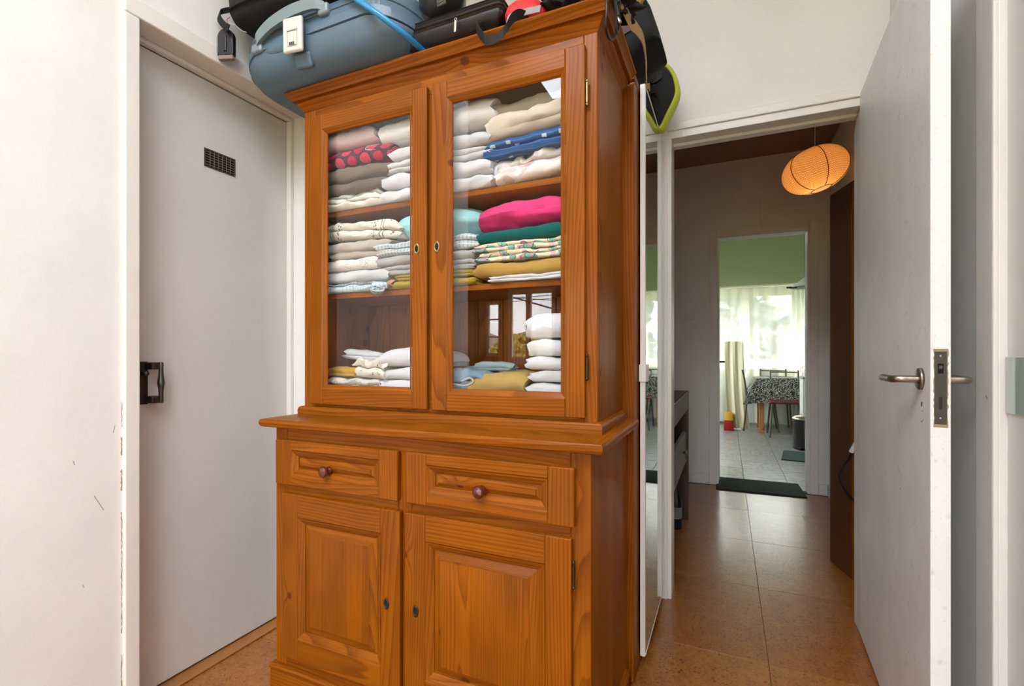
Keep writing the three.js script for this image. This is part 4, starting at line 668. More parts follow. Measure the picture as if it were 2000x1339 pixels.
{ // black soft bag on the suitcase, its tag dangling
  const cl = phys({ color: '#0d0d0f', roughness: 0.85, sheen: 0.2, sheenColor: new THREE.Color('#555'), bumpMap: weave, bumpScale: 0.0008 });
  const b = thing('travel_bag', 'black soft travel bag lying on top of the blue suitcase', 'bag', [-1.29, 2.155, -1.32]);
  part('body', loft(0.235, 0.268, 0.07, [[0.06, 0.0], [0.03, 0.003], [0.012, 0.014], [0.002, 0.036], [0, 0.07], [0.004, 0.2], [0.02, 0.24], [0.06, 0.25]], true, true, 8), cl, b);
  part('seam_piping', tube([[-0.215, 0.032, 0.22], [-0.19, 0.032, 0.262], [-0.1, 0.032, 0.27], [0, 0.032, 0.27], [0.17, 0.032, 0.268], [0.21, 0.032, 0.24]], 0.004, 40, 7), cl, b);
  part('strap', ribbon([[-0.225, 0.06, 0.235], [-0.245, 0.045, 0.255], [-0.235, 0.015, 0.268], [-0.205, -0.02, 0.272], [-0.185, -0.035, 0.27]], [0.012, 0.018, 0], 0.003, 24), cl, b);
  const t = thing('luggage_tag', 'black plastic luggage tag dangling at the left end of the blue suitcase', 'tag', [-1.514, 2.04, -1.075], 0.35);
  const s = new THREE.Shape(); s.moveTo(-0.024, 0.012); s.lineTo(-0.024, 0.07); s.absarc(0, 0.07, 0.024, Math.PI, 0, true); s.lineTo(0.024, 0.012); s.lineTo(-0.024, 0.012);
  const g = new THREE.ExtrudeGeometry(s, { depth: 0.012, bevelEnabled: true, bevelSize: 0.003, bevelThickness: 0.003, bevelSegments: 3, curveSegments: 20 }); g.clearGroups();
  part('tag_body', g, phys({ color: '#131313', roughness: 0.4 }), t);
  part('tag_base', box(-0.0255, 0.0255, -0.004, 0.011, -0.001, 0.014, 0.003, 'x'), mat({ color: '#7e6d66', roughness: 0.6 }), t);
  part('tag_ridge', box(-0.004, 0.006, 0.02, 0.075, 0.013, 0.0185, 0.003, 'y'), phys({ color: '#0d0d0d', roughness: 0.4 }), t);
  part('tag_cord', tube([[0, 0.092, 0.006], [-0.006, 0.112, 0.004], [-0.002, 0.122, 0.0], [0.02, 0.12, -0.006], [0.04, 0.105, -0.012], [0.055, 0.1, -0.015]], 0.0014, 30, 6), mat({ color: '#c9c2b4', roughness: 0.7 }), t);
  part('tag_cord', tube([[0, 0.092, 0.008], [0.004, 0.115, 0.006], [-0.004, 0.135, 0.0], [0.0, 0.15, -0.01]], 0.0012, 24, 6), mat({ color: '#9a5238', roughness: 0.7 }), t);
}
{
  const t = tag(part('plastic_tube', tube([[-1.06, 2.16, -1.12], [-1.02, 2.125, -1.078], [-0.96, 2.07, -1.068], [-0.885, 2.008, -1.072], [-0.835, 1.97, -1.12], [-0.82, 1.96, -1.2]], 0.0085, 60, 12), phys({ color: '#1484c0', roughness: 0.25, clearcoat: 0.4 })), 'bright blue plastic tube slanting down the front of the suitcase', 'tube');
}
const blackLeather = phys({ name: 'black_leather', color: '#0b0909', roughness: 0.5, clearcoat: 0.12, clearcoatRoughness: 0.4, bumpMap: roller, bumpScale: 0.0006 });
{
  const f = thing('zip_folder', 'flat black zip folder with silver puller lying at the cabinet edge', 'folder', [-0.722, TOP, -1.235]);
  const prof = [[0.045, 0.0], [0.03, 0.012], [0.012, 0.03], [0.003, 0.044], [0.004, 0.052]];
  part('lower_cover', loft(0.17, 0.068, 0.02, prof.map(([s, y]) => [s, y]), true, true, 6), blackLeather, f);
  part('zip_line', loft(0.171, 0.069, 0.02, [[0.004, 0.053], [0, 0.055], [0.004, 0.057]], true, true, 6), mat({ color: '#6a6560', metalness: 0.6, roughness: 0.5 }), f);
  part('upper_cover', loft(0.17, 0.068, 0.02, [[0.004, 0.058], [0, 0.062], [0.002, 0.07], [0.006, 0.0735]], true, true, 6), blackLeather, f);
  part('zip_line', loft(0.169, 0.067, 0.02, [[0.004, 0.0735], [0, 0.0755], [0.004, 0.0775]], true, true, 6), mat({ color: '#6a6560', metalness: 0.6, roughness: 0.5 }), f);
  part('top_flap', loft(0.168, 0.066, 0.02, [[0.004, 0.078], [0, 0.081], [0.01, 0.088]], true, true, 6), blackLeather, f);
  part('zip_puller', merge([xf(box(-0.0035, 0.0035, -0.034, 0.0, -0.001, 0.001, 0.0009, 'y'), [0.03, 0.047, 0.073], [-0.05, 0, -0.03]), xf(new THREE.TorusGeometry(0.004, 0.0011, 6, 14), [0.03, 0.05, 0.072])]), M.steel, f);
}
{
  const g = phys({ color: '#2c2b29', roughness: 0.28, clearcoat: 0.4, clearcoatRoughness: 0.2 });
  const k = thing('appliance_casing', 'dark grey rounded plastic casing with a black opening lying on the zip folder', 'appliance', [-0.79, TOP + 0.089, -1.24]);
  part('shell', xf(lathe([[0.0, 0.12], [0.02, 0.118], [0.045, 0.108], [0.062, 0.085], [0.07, 0.05], [0.071, 0.02], [0.067, 0.0], [0.06, -0.006], [0.05, -0.002], [0.048, 0.03], [0.04, 0.075], [0, 0.09]], 40), [0.005, 0.071, 0.0], [Math.PI / 2 - 0.5, 0, -0.55]), g, k);
  part('inner_ring', xf(new THREE.TorusGeometry(0.047, 0.0035, 8, 36), [0.006, 0.07, -0.004], [Math.PI - 0.5, 0.3, 0]), M.black, k);
  for (let i = 0; i < 3; i++) part('grille_bar', xf(box(-0.045, 0.045, -0.003, 0.003, -0.003, 0.003, 0.002, 'x'), [0.01, 0.05 + i * 0.02, 0.052], [0, -0.25, 0.3]), M.black, k);
  part('buckle_tab', xf(box(-0.0145, 0.0145, -0.05, 0.03, -0.003, 0.004, 0.0034, 'y'), [0.052, 0.05, 0.082], [-0.15, 0, 0.18]), phys({ color: '#3b3c38', roughness: 0.3, clearcoat: 0.3 }), k);
  part('buckle_frame', xf(rings(-0.0105, 0.0105, -0.042, 0.0, [[0, 0.0], [0.001, 0.0014], [0.003, 0.0014], [0.004, 0]], false), [0.052, 0.05, 0.0865], [-0.15, 0, 0.18]), phys({ color: '#4c4d48', roughness: 0.3 }), k);
}
{
  const b = thing('shoulder_bag', 'black leather shoulder bag with flap slumped beside the zip folder', 'bag', [-0.55, TOP, -1.41]);
  part('body', loft(0.09, 0.1, 0.03, [[0.012, 0.0], [0.003, 0.01], [0, 0.04], [0.006, 0.1], [0.03, 0.15]], true, true, 6), blackLeather, b);
  part('flap', ribbon([[-0.01, 0.118, 0.06], [-0.01, 0.108, 0.1], [-0.01, 0.07, 0.108], [-0.01, 0.025, 0.106]], [0.15, 0.03, 0], 0.004, 20), blackLeather, b);
  part('clasp', xf(new THREE.CapsuleGeometry(0.0025, 0.008, 4, 8), [0.028, 0.045, 0.112], [0, 0, 0.5]), M.steel, b);
  const s = thing('strap', 'black webbing strap hanging in a loop over the cabinet cornice', 'strap', [0, 0, 0]);
  part('webbing', ribbon([[-0.63, 1.962, -1.18], [-0.622, 1.952, -1.155], [-0.607, 1.925, -1.148], [-0.585, 1.902, -1.147], [-0.557, 1.9, -1.147], [-0.532, 1.915, -1.147], [-0.515, 1.94, -1.15], [-0.5, 1.958, -1.165], [-0.48, 1.966, -1.2]], (t) => new THREE.Vector3(0.004, 0.024 - 0.008 * t, 0.012 + 0.004 * Math.sin(t * 9)), 0.002, 60), phys({ color: '#151719', roughness: 0.55 }), s);
}
{
  const c = thing('cap', 'red cap with a white edge lying on the cabinet top', 'cap', [-0.5, TOP, -1.215], 0.3);
  part('crown', loft(0.058, 0.035, 0.03, [[0.012, 0.012], [0.002, 0.02], [0, 0.036], [0.006, 0.055], [0.02, 0.072]], true, true, 8), phys({ color: '#c81d20', roughness: 0.65, sheen: 0.3, sheenColor: new THREE.Color('#ff8080') }), c);
  part('white_edge', ribbon([[-0.05, 0.012, 0.022], [-0.04, 0.013, 0.035], [0, 0.021, 0.038], [0.04, 0.03, 0.034]], [0.004, 0.015, 0.004], 0.004, 20), F.white, c);
  const j = thing('jacket', 'black crumpled cloth jacket bunched up at the right end of the cabinet top', 'jacket', [-0.345, TOP, -1.27]);
  const g = new THREE.IcosahedronGeometry(1, 24), p = g.attributes.position;
  for (let i = 0; i < p.count; i++) { const x = p.getX(i), y = p.getY(i), z = p.getZ(i), k = 1 + fbm3(x * 1.7, y * 1.7, z * 1.7, 4) * 0.5; p.setXYZ(i, x * 0.125 * k, Math.max(0.001, 0.05 + y * 0.055 * k), z * 0.085 * k); }
  const gg = mergeVertices((g.deleteAttribute('normal'), g.deleteAttribute('uv'), g)); gg.computeVertexNormals(); gg.setAttribute('uv', new THREE.Float32BufferAttribute(new Float32Array(gg.attributes.position.count * 2), 2));
  part('body', gg, phys({ color: '#0b0b0d', roughness: 0.8, sheen: 0.2, sheenColor: new THREE.Color('#444') }), j);
  part('drawstring', tube([[-0.1, 0.07, 0.06], [-0.12, 0.06, 0.085], [-0.09, 0.045, 0.095], [-0.03, 0.04, 0.1]], 0.002, 30, 6), mat({ color: '#27272a', roughness: 0.6 }), j);
}
{ // cords, straps and bags at the right-hand end
  const cb = phys({ color: '#0e0f10', roughness: 0.45 });
  const c = thing('power_cable', 'tangled thin black cable hanging from the right corner of the cornice', 'cable');
  part('cable_loop', tube([[-0.268, 1.975, -1.16], [-0.262, 1.93, -1.135], [-0.258, 1.87, -1.12], [-0.262, 1.835, -1.13], [-0.262, 1.832, -1.17], [-0.258, 1.86, -1.21], [-0.256, 1.91, -1.22], [-0.26, 1.96, -1.22], [-0.27, 1.985, -1.24]], 0.0032, 80, 8), cb, c);
  part('cable_loop', tube([[-0.26, 1.98, -1.18], [-0.252, 1.945, -1.17], [-0.25, 1.9, -1.19], [-0.253, 1.87, -1.205], [-0.25, 1.9, -1.23], [-0.252, 1.95, -1.21], [-0.258, 1.98, -1.2]], 0.0036, 70, 8), cb, c);
  part('cable_end', tube([[-0.255, 1.97, -1.19], [-0.249, 1.93, -1.185], [-0.247, 1.905, -1.198]], 0.0012, 20, 6), M.steel, c);
  part('plug', xf(new THREE.CapsuleGeometry(0.0055, 0.012, 6, 10), [-0.247, 1.893, -1.2], [0, 0, 0.5]), M.steel, c);
  part('cable_tie', xf(box(-0.008, 0.008, -0.012, 0.012, -0.009, 0.009, 0.004, 'y'), [-0.25, 1.94, -1.195], [0.2, 0, 0.3]), cb, c);
  const tan = phys({ color: '#b99a64', roughness: 0.75, sheen: 0.2, bumpMap: weave, bumpScale: 0.0008 });
  const s = thing('tan_strap', 'tan webbing strap trailing from the cabinet top down to the mirror edge', 'strap');
  part('webbing', ribbon([[-0.3, 2.02, -1.25], [-0.262, 2.0, -1.24], [-0.246, 1.965, -1.25], [-0.24, 1.965, -1.32], [-0.236, 2.0, -1.42], [-0.234, 2.02, -1.5], [-0.233, 2.0, -1.545], [-0.234, 1.95, -1.57], [-0.238, 1.93, -1.6], [-0.242, 1.975, -1.68], [-0.246, 1.98, -1.72]], (t) => new THREE.Vector3(0.004, 0.03 * (1 - t) + 0.006, 0.016 * (1 - t) + 0.008), 0.002, 80), tan, s);
  const b = thing('backpack', 'black cloth backpack with tan padded strap hanging over the wardrobe top', 'backpack', [-0.33, 1.977, -1.69]);
  const body = loft(0.1, 0.115, 0.05, [[0.03, 0.0], [0.008, 0.012], [0, 0.05], [0.004, 0.16], [0.014, 0.26], [0.03, 0.36], [0.06, 0.42]], true, true, 8); const bp = body.attributes.position;
  for (let i = 0; i < bp.count; i++) { const x = bp.getX(i), y = bp.getY(i), z = bp.getZ(i); bp.setXYZ(i, x + (0.06 - y * 0.36) * (x > 0 ? 0.8 : 0.2) + n3(x * 9, y * 9, z * 9) * 0.008, Math.max(0.0005, y * (1 - 0.2 * sstep(0, 0.06, x)) + n3(x * 7 + 4, y * 7, z * 7) * 0.006 + 0.095 * sstep(-0.03, 0.05, x)), z); }
  body.computeVertexNormals();
  part('body', toCreasedNormals(body, 1.2), phys({ color: '#0a0c0b', roughness: 0.85, sheen: 0.25, sheenColor: new THREE.Color('#406050') }), b);
  part('padded_strap', ribbon([[-0.06, 0.36, 0.06], [0.0, 0.35, 0.1], [0.045, 0.31, 0.115], [0.066, 0.26, 0.115], [0.078, 0.21, 0.11]], [0.02, 0.012, 0.026], 0.012, 36), tan, b);
  part('buckle', xf(box(-0.022, 0.022, -0.014, 0.014, -0.005, 0.005, 0.003, 'x'), [0.02, 0.24, 0.122], [0, 0, -0.5]), cb, b);
  part('leather_patch', xf(box(-0.03, 0.03, -0.025, 0.025, -0.002, 0.002, 0.0015, 'x'), [0.03, 0.15, 0.118], [0, 0.1, 0.4]), mat({ color: '#4a2a22', roughness: 0.6 }), b);
}
{ // lime-edged pouch
  const b = thing('lime_pouch', 'black teardrop pouch with lime green rim leaning against the wall above the doorway', 'pouch', [-0.258, 1.972, -2.03], -0.1);
  const out = [], N = 48; for (let i = 0; i < N; i++) { const a = i / N * 2 * Math.PI - Math.PI / 2, s = Math.sin(a), c = Math.cos(a); out.push([c * 0.073 * (0.42 + 0.58 * sstep(-1, 0.05, s)) + 0.006 * (1 - s), 0.13 + s * 0.13]); }
  const face = (z, k, dz) => { const V = [[0.0, 0.14, z + dz]], Fq = []; for (const r of [0.35, 0.7, 0.92, 1]) out.forEach(([x, y]) => V.push([x * k * r, 0.14 + (y - 0.14) * k * r, z + dz * (1 - Math.pow(r, 2.2))])); for (let q = 0; q < 3; q++) for (let i = 0; i < N; i++) { const a = 1 + q * N + i, c = 1 + q * N + (i + 1) % N; Fq.push([a, a + N, c + N, c]); } for (let i = 0; i < N; i++) Fq.push([0, 1 + i, 1 + (i + 1) % N]); return fromQuads(V, Fq, null, 1.2); };
  part('front_panel', face(0.03, 0.93, 0.03), phys({ color: '#0c0d0c', roughness: 0.75 }), b);
  const rimC = new THREE.CatmullRomCurve3(out.map(([x, y]) => new THREE.Vector3(x, y, 0)), true);
  part('rim', xf(new THREE.TubeGeometry(rimC, 96, 0.011, 10, true), [0, 0, 0.005], [0, 0, 0], [1, 1, 2.6]), phys({ color: '#b9c23a', roughness: 0.6, sheen: 0.2 }), b);
  part('back_panel', xf(face(0.02, 0.97, 0.02), [0, 0, 0], [0, Math.PI, 0]), phys({ color: '#0c0d0c', roughness: 0.75 }), b);
  part('mesh_pocket', ribbon([[-0.035, 0.2, 0.062], [0.0, 0.185, 0.067], [0.03, 0.2, 0.06]], [0, 0.045, 0], 0.004, 16), phys({ color: '#1d1e1d', roughness: 0.7 }), b);
  part('fold', ribbon([[-0.03, 0.12, 0.062], [0.0, 0.14, 0.07], [0.022, 0.11, 0.064]], [0.004, 0.03, 0.008], 0.004, 16), phys({ color: '#242524', roughness: 0.7 }), b);
  part('pull_cord', tube([[-0.05, 0.25, 0.03], [-0.045, 0.22, 0.07], [-0.02, 0.15, 0.08], [-0.012, 0.13, 0.078]], 0.003, 24, 6), mat({ color: '#8d8c80', roughness: 0.6 }), b);
}

// ---------------------------------------------------------------- corridor
{
  const W = thing('tall_cupboard', 'tall dark brown wooden cupboard standing in the corridor right of the doorway', 'cupboard', [0.537, 0, -2.74], 0.0);
  // its long side recedes slightly askew: local z runs from the near edge backwards
  W.rotation.y = 0.26;
  part('side_panel', box(0, 0.018, 0, 1.872, -0.205, 0, 0.003, 'y'), M.brownWood, W);
  part('front_stile', box(0, 0.03, 0, 1.872, 0.0005, 0.02, 0.003, 'y'), M.pine, W);
  part('door_panel', box(0.031, 0.17, 0.05, 1.868, -0.004, 0.014, 0.003, 'y'), M.pine, W);
  part('edge_bead', box(0.03, 0.036, 0.05, 1.868, 0.012, 0.02, 0.002, 'y'), M.brownWood, W);
  part('top_panel', box(0.0, 0.17, 1.872, 1.885, -0.205, 0.02, 0.003, 'z'), M.brownWood, W);
  part('base', box(0.045, 0.165, 0, 0.05, -0.19, -0.002, 0.002, 'z'), M.black, W);
  const c = thing('plug_cord', 'black cord with a white plug drooping in front of the brown corridor cupboard', 'cord', [0, 0, 0]);
  part('plug', xf(box(-0.009, 0.009, -0.027, 0.027, -0.008, 0.008, 0.004, 'y'), [0.537, 0.632, -2.695], [0, 0, -0.42]), M.whitePlastic, c);
  part('cord', tube([[0.527, 0.607, -2.695], [0.518, 0.575, -2.695], [0.494, 0.535, -2.695], [0.482, 0.49, -2.695], [0.498, 0.44, -2.695], [0.53, 0.395, -2.695], [0.57, 0.36, -2.7], [0.6, 0.335, -2.71]], 0.0042, 60, 8), M.black, c);
}
{
  const D = thing('console_desk', 'dark brown console desk with grey drawer against the corridor wall', 'desk', [0, 0, 0]);
  const grey = mat({ color: '#8d857c', roughness: 0.5 });
  part('desk_top', box(-0.645, -0.226, 0.812, 0.832, -3.325, -2.36, 0.003, 'z'), M.darkWood, D);
  part('apron', box(-0.255, -0.23, 0.715, 0.812, -3.325, -2.36, 0.003, 'z'), grey, D);
  part('side_panel', box(-0.645, -0.228, 0, 0.812, -3.323, -3.29, 0.003, 'y'), M.darkWood, D);
  part('side_panel', box(-0.645, -0.228, 0, 0.812, -2.39, -2.36, 0.003, 'y'), M.darkWood, D);
  part('back_panel', box(-0.64, -0.62, 0.1, 0.812, -3.29, -2.39, 0.002, 'z'), M.darkWood, D);
  const dr = part('drawer', box(-0.258, -0.236, 0.4, 0.585, -3.2, -2.42, 0.003, 'z'), grey, D);
  part('drawer_knob', xf(lathe([[0, 0], [0.01, 0], [0.008, 0.008], [0.016, 0.014], [0.016, 0.02], [0, 0.022]], 18), [-0.236, 0.49, -3.0], [0, 0, -Math.PI / 2]), M.steel, dr);
  part('drawer_shelf', box(-0.62, -0.24, 0.38, 0.397, -3.29, -2.39, 0.002, 'z'), M.darkWood, D);
  const b = thing('storage_bottle', 'dark bottle with pale label standing on the floor under the console desk', 'bottle', [-0.29, 0, -3.12]);
  part('body', lathe([[0, 0.001], [0.036, 0.001], [0.038, 0.01], [0.038, 0.16], [0.026, 0.2], [0.014, 0.22], [0.014, 0.25], [0, 0.251]], 24), phys({ color: '#15161c', roughness: 0.25 }), b);
  part('bottle_label', new THREE.CylinderGeometry(0.0386, 0.0386, 0.07, 24, 1, true).translate(0, 0.1, 0), mat({ color: '#8a8a92', roughness: 0.6 }), b);
}
{
  const s = thing('light_switch', 'square white wall switch left of the kitchen doorway', 'switch', [-0.2875, 1.402, -4.299]);
  part('switch_frame', rings(-0.04, 0.04, -0.041, 0.041, [[0, 0], [0.001, 0.007], [0.003, 0.009], [0.008, 0.009], [0.009, 0.006]], true), M.corridorWall, s);
  part('rocker', xf(box(-0.028, 0.028, -0.028, 0.028, 0, 0.006, 0.002, 'y'), [0, 0, 0.005], [0.06, 0, 0]), M.whitePlastic, s);
  const w = tag(part('bell_wire', tube([[0.24, 2.09, -4.292], [0.243, 2.3, -4.297], [0.241, 2.38, -4.297], [0.2, 2.381, -4.297]], 0.0022, 30, 6), M.corridorWall), 'thin painted wire running up the wall above the kitchen doorway', 'wire');
}
{ // rattan pendant
  const P = thing('rattan_pendant', 'flattened woven rattan pendant lamp glowing orange in the corridor', 'lamp', [0.478, 2.165, -3.36]), S = grp('lamp_shade', P); S.rotation.z = 0.27;
  const rat = phys({ name: 'rattan', map: dataTex(512, 256, (u, v) => { const a = Math.sin(u * Math.PI * 2 * 80), b = Math.sin(v * Math.PI * 2 * 30), k = (a * (Math.floor(v * 60) % 2 ? 1 : -1)) * 0.5 + 0.5; const c = mix3([150, 88, 30], [255, 214, 150], clamp(k * 0.7 + (b * 0.5 + 0.5) * 0.3)); return c; }, 1, 1, true, THREE.RepeatWrapping), roughness: 1, transmission: 0.5, thickness: 0, side: THREE.DoubleSide });
  const prof = []; for (let i = 0; i <= 30; i++) { const a = lerp(-1.33, 1.42, i / 30); prof.push([0.177 * Math.pow(Math.cos(a), 0.85), 0.122 * Math.sin(a) * (1 + 0.02)]); }
  part('shade', lathe(prof, 64), rat, S);
  const dk = mat({ color: '#7a4a1c', roughness: 0.8 });
  for (let k = 0; k < 6; k++) { const a = k * Math.PI / 3 + 0.35; part('rib', tube(prof.filter((_, i) => i % 3 === 0).map(([r, y]) => [Math.cos(a) * (r + 0.001), y * 1.005, Math.sin(a) * (r + 0.001)]), 0.0022, 40, 6), dk, S); }
  part('bottom_ring', xf(new THREE.TorusGeometry(0.053, 0.0026, 8, 36), [0, -0.12, 0], [Math.PI / 2, 0, 0]), dk, S);
  part('top_ring', xf(new THREE.TorusGeometry(0.037, 0.0026, 8, 30), [0, 0.122, 0], [Math.PI / 2, 0, 0]), dk, S);
  part('lamp_bulb', xf(new THREE.SphereGeometry(0.034, 20, 14), [0, -0.05, 0]), mat({ color: '#ffffff', emissive: new THREE.Color('#ffca70'), emissiveIntensity: 3.2 }), P);
  part('lamp_holder', xf(new THREE.CylinderGeometry(0.018, 0.02, 0.06, 16), [0, 0.02, 0]), M.whitePlastic, P);
  part('cord', xf(new THREE.CylinderGeometry(0.002, 0.002, 0.43, 8), [0, 0.26, 0]), M.whitePlastic, P);
  part('ceiling_cup', lathe([[0, 0.475], [0.04, 0.475], [0.036, 0.45], [0.006, 0.44], [0, 0.44]], 20), M.whitePlastic, P);
  const L = new THREE.PointLight('#ffe2b8', CORRIDOR_LAMP, 0, 2); L.position.set(0.478, 2.115, -3.36); L.shadow.radius = 1.6; L.castShadow = true; scene.add(L); L.name = 'pendant_light';
}
{
  const m = thing('doormat', 'dark green doormat lying in the kitchen doorway', 'mat', [0.228, 0, -4.352], 0.03);
  part('mat_body', box(-0.31, 0.305, 0.0005, 0.01, -0.205, 0.2, 0.003, 'x'), phys({ color: '#26332b', roughness: 0.95, bumpMap: terry, bumpScale: 0.003 }), m);
  part('mat_edge', box(-0.316, 0.311, 0.0004, 0.006, -0.211, 0.206, 0.002, 'x'), M.black, m);
  const k = thing('kitchen_mat', 'dark green mat on the grey kitchen tiles beside the pedal bin', 'mat', [0.78, 0, -5.82], -0.13);
  part('mat_body', box(-0.24, 0.35, 0.0005, 0.01, -0.27, 0.27, 0.003, 'x'), phys({ color: '#1f4238', roughness: 0.95, bumpMap: terry, bumpScale: 0.003 }), k);
  part('mat_edge', box(-0.246, 0.356, 0.0004, 0.005, -0.276, 0.276, 0.002, 'x'), M.black, k);
}

// ---------------------------------------------------------------- kitchen
{
  const T = thing('kitchen_table', 'wooden kitchen table under a dark patterned cloth by the curtained window', 'table', [0, 0, 0]);
  part('tabletop', box(0.38, 1.25, 0.715, 0.745, -8.0, -7.37, 0.004, 'x'), M.tableWood, T);
  for (const [x, z] of [[0.43, -7.43], [1.2, -7.43], [0.43, -7.95], [1.2, -7.95]]) part('leg', box(x - 0.03, x + 0.03, 0, 0.715, z - 0.03, z + 0.03, 0.005, 'y'), M.tableWood, T);
  part('apron', merge([box(0.46, 1.17, 0.62, 0.715, -7.44, -7.42, 0.002, 'x'), box(0.46, 1.17, 0.62, 0.715, -7.96, -7.94, 0.002, 'x'), box(0.42, 0.44, 0.62, 0.715, -7.92, -7.46, 0.002, 'z'), box(1.19, 1.21, 0.62, 0.715, -7.92, -7.46, 0.002, 'z')]), M.tableWood, T);
  const tex = canvasTex(512, 512, (c, w) => { c.fillStyle = '#20261f'; c.fillRect(0, 0, w, w); scatter(c, w, 54, 420, (c, x, y, r) => { c.fillStyle = ['#a3a797', '#8a9080', '#c0c1b2'][Math.floor(r() * 3)]; c.beginPath(); c.ellipse(x, y, 9 + r() * 10, 5 + r() * 5, r() * 3, 0, 7); c.fill(); }); }, 0.24, 0.24);
  // cloth: top and a hanging skirt whose corners flare
  const hw = 0.465, hd = 0.345, cx = 0.815, cz = -7.685, V = [], I = [], U = [], n = 12, rows = 8, o = outline(hw, hd, 0.02, n);
  const per = []; for (let i = 0; i < o.length; i++) { const a = o[i], b = o[(i + 1) % o.length], m = Math.max(1, Math.round(Math.hypot(b[0] - a[0], b[1] - a[1]) / 0.02)); for (let k = 0; k < m; k++) per.push([lerp(a[0], b[0], k / m), lerp(a[1], b[1], k / m)]); }
  const NP = per.length;
  for (let r = 0; r <= rows; r++) per.forEach(([x, z], i) => { const t = r / rows, cor = Math.pow(Math.max(0, Math.min(1, (Math.abs(x) / hw + Math.abs(z) / hd - 1))), 4), wv = Math.sin(i * 0.33) * 0.007 * t + n2(i * 0.05, 3) * 0.012 * t, s = 1 + wv * 2, drop = 0.31 + 0.05 * cor + 0.012 * n2(i * 0.02, 9); V.push(cx + x * s + Math.sign(x) * t * (0.012 + cor * 0.16), 0.752 - t * drop + (r ? 0 : 0.0), cz + z * s + Math.sign(z) * t * (0.01 + cor * 0.1)); U.push(i * 0.02, t * 0.32); });
  for (let r = 0; r < rows; r++) for (let i = 0; i < NP; i++) { const a = r * NP + i, b = r * NP + (i + 1) % NP; I.push(a, a + NP, b, b, a + NP, b + NP); }
  const c0 = V.length / 3; V.push(cx, 0.753, cz); U.push(0, 0); for (let i = 0; i < NP; i++) { V.push(cx + per[i][0], 0.752, cz + per[i][1]); U.push(per[i][0], per[i][1]); }
  for (let i = 0; i < NP; i++) I.push(c0, c0 + 1 + i, c0 + 1 + (i + 1) % NP);
  const g = new THREE.BufferGeometry(); g.setAttribute('position', new THREE.Float32BufferAttribute(V, 3)); g.setAttribute('uv', new THREE.Float32BufferAttribute(U, 2)); g.setIndex(I); g.computeVertexNormals();
  tag(part('tablecloth', g, phys({ map: tex, roughness: 0.75, side: THREE.DoubleSide })), 'dark green patterned tablecloth hanging over the kitchen table', 'tablecloth');
  const chair = (x, z, ry, label) => {
    const c = thing('kitchen_chair', label, 'chair', [x, 0, z], ry, 'kitchen chairs round the table'), m = M.darkSteel;
    for (const s of [-1, 1]) { part('leg', tube([[s * 0.17, 0.45, 0.16], [s * 0.185, 0.2, 0.19], [s * 0.2, 0.006, 0.22]], 0.011, 16, 8), m, c); part('leg', tube([[s * 0.2, 0.006, -0.22], [s * 0.18, 0.3, -0.19], [s * 0.165, 0.48, -0.18], [s * 0.165, 0.68, -0.2], [s * 0.165, 0.86, -0.235]], 0.011, 24, 8), m, c); }
    part('seat', box(-0.195, 0.195, 0.44, 0.472, -0.19, 0.19, 0.014, 'x'), mat({ color: '#5c1f1c', roughness: 0.6 }), c);
    part('backrest_bar', tube([[-0.165, 0.835, -0.23], [0, 0.835, -0.245], [0.165, 0.835, -0.23]], 0.008, 16, 8), m, c); part('backrest_bar', tube([[-0.165, 0.75, -0.213], [0, 0.75, -0.228], [0.165, 0.75, -0.213]], 0.008, 16, 8), m, c);
  };
  chair(0.43, -7.68, Math.PI / 2, 'metal kitchen chair pushed in at the left end of the patterned table');
  chair(0.62, -7.86, 0.0, 'metal kitchen chair between the table and the curtained window');
  chair(0.7, -7.2, 0.0, 'metal kitchen chair at the near side of the patterned table');
}
{
  const bin = thing('pedal_bin', 'black pedal bin with steel lid on the kitchen floor', 'bin', [0.8, 0, -6.36]);
  part('bin_body', lathe([[0, 0.004], [0.115, 0.004], [0.118, 0.02], [0.118, 0.33], [0.11, 0.335], [0, 0.335]], 36), phys({ color: '#101211', roughness: 0.3, clearcoat: 0.3 }), bin);
  part('bin_lid', lathe([[0, 0.385], [0.05, 0.382], [0.1, 0.37], [0.122, 0.352], [0.124, 0.338], [0.12, 0.334], [0, 0.334]], 36), M.steel, bin);
  part('pedal', xf(box(-0.03, 0.03, 0, 0.012, -0.02, 0.04, 0.004, 'x'), [-0.06, 0.018, 0.115], [0.15, -0.5, 0]), M.black, bin);
  const cab = thing('base_cabinet', 'low white cabinet standing right of the patterned kitchen table', 'cabinet', [0, 0, 0]);
  const pw = mat({ color: '#b9c0b4', roughness: 0.5 });
  part('cabinet_body', box(0.835, 1.45, 0.06, 0.78, -6.92, -6.6, 0.003, 'y'), pw, cab);
  part('cabinet_door', box(0.82, 0.835, 0.08, 0.775, -6.91, -6.61, 0.004, 'y'), pw, cab);
  part('cabinet_top', box(0.815, 1.46, 0.78, 0.805, -6.93, -6.59, 0.004, 'x'), mat({ color: '#7d8378', roughness: 0.5 }), cab);
  part('plinth', box(0.86, 1.44, 0, 0.06, -6.9, -6.64, 0.002, 'x'), M.black, cab);
  const rk = thing('wire_basket', 'thin wire basket of looped rods on the low white kitchen cabinet', 'basket', [0.94, 0.806, -6.77]);
  for (let i = 0; i < 4; i++) part('wire_loop', xf(new THREE.TorusGeometry(0.085, 0.0025, 6, 28, Math.PI), [-0.06 + i * 0.05, 0.05, 0.0], [0, 0.5 - i * 0.2, 0]), M.darkSteel, rk);
  part('basket_base', lathe([[0, 0.0], [0.075, 0.0], [0.11, 0.05], [0.105, 0.05], [0.07, 0.005], [0, 0.005]], 24), M.whitePlastic, rk);
}
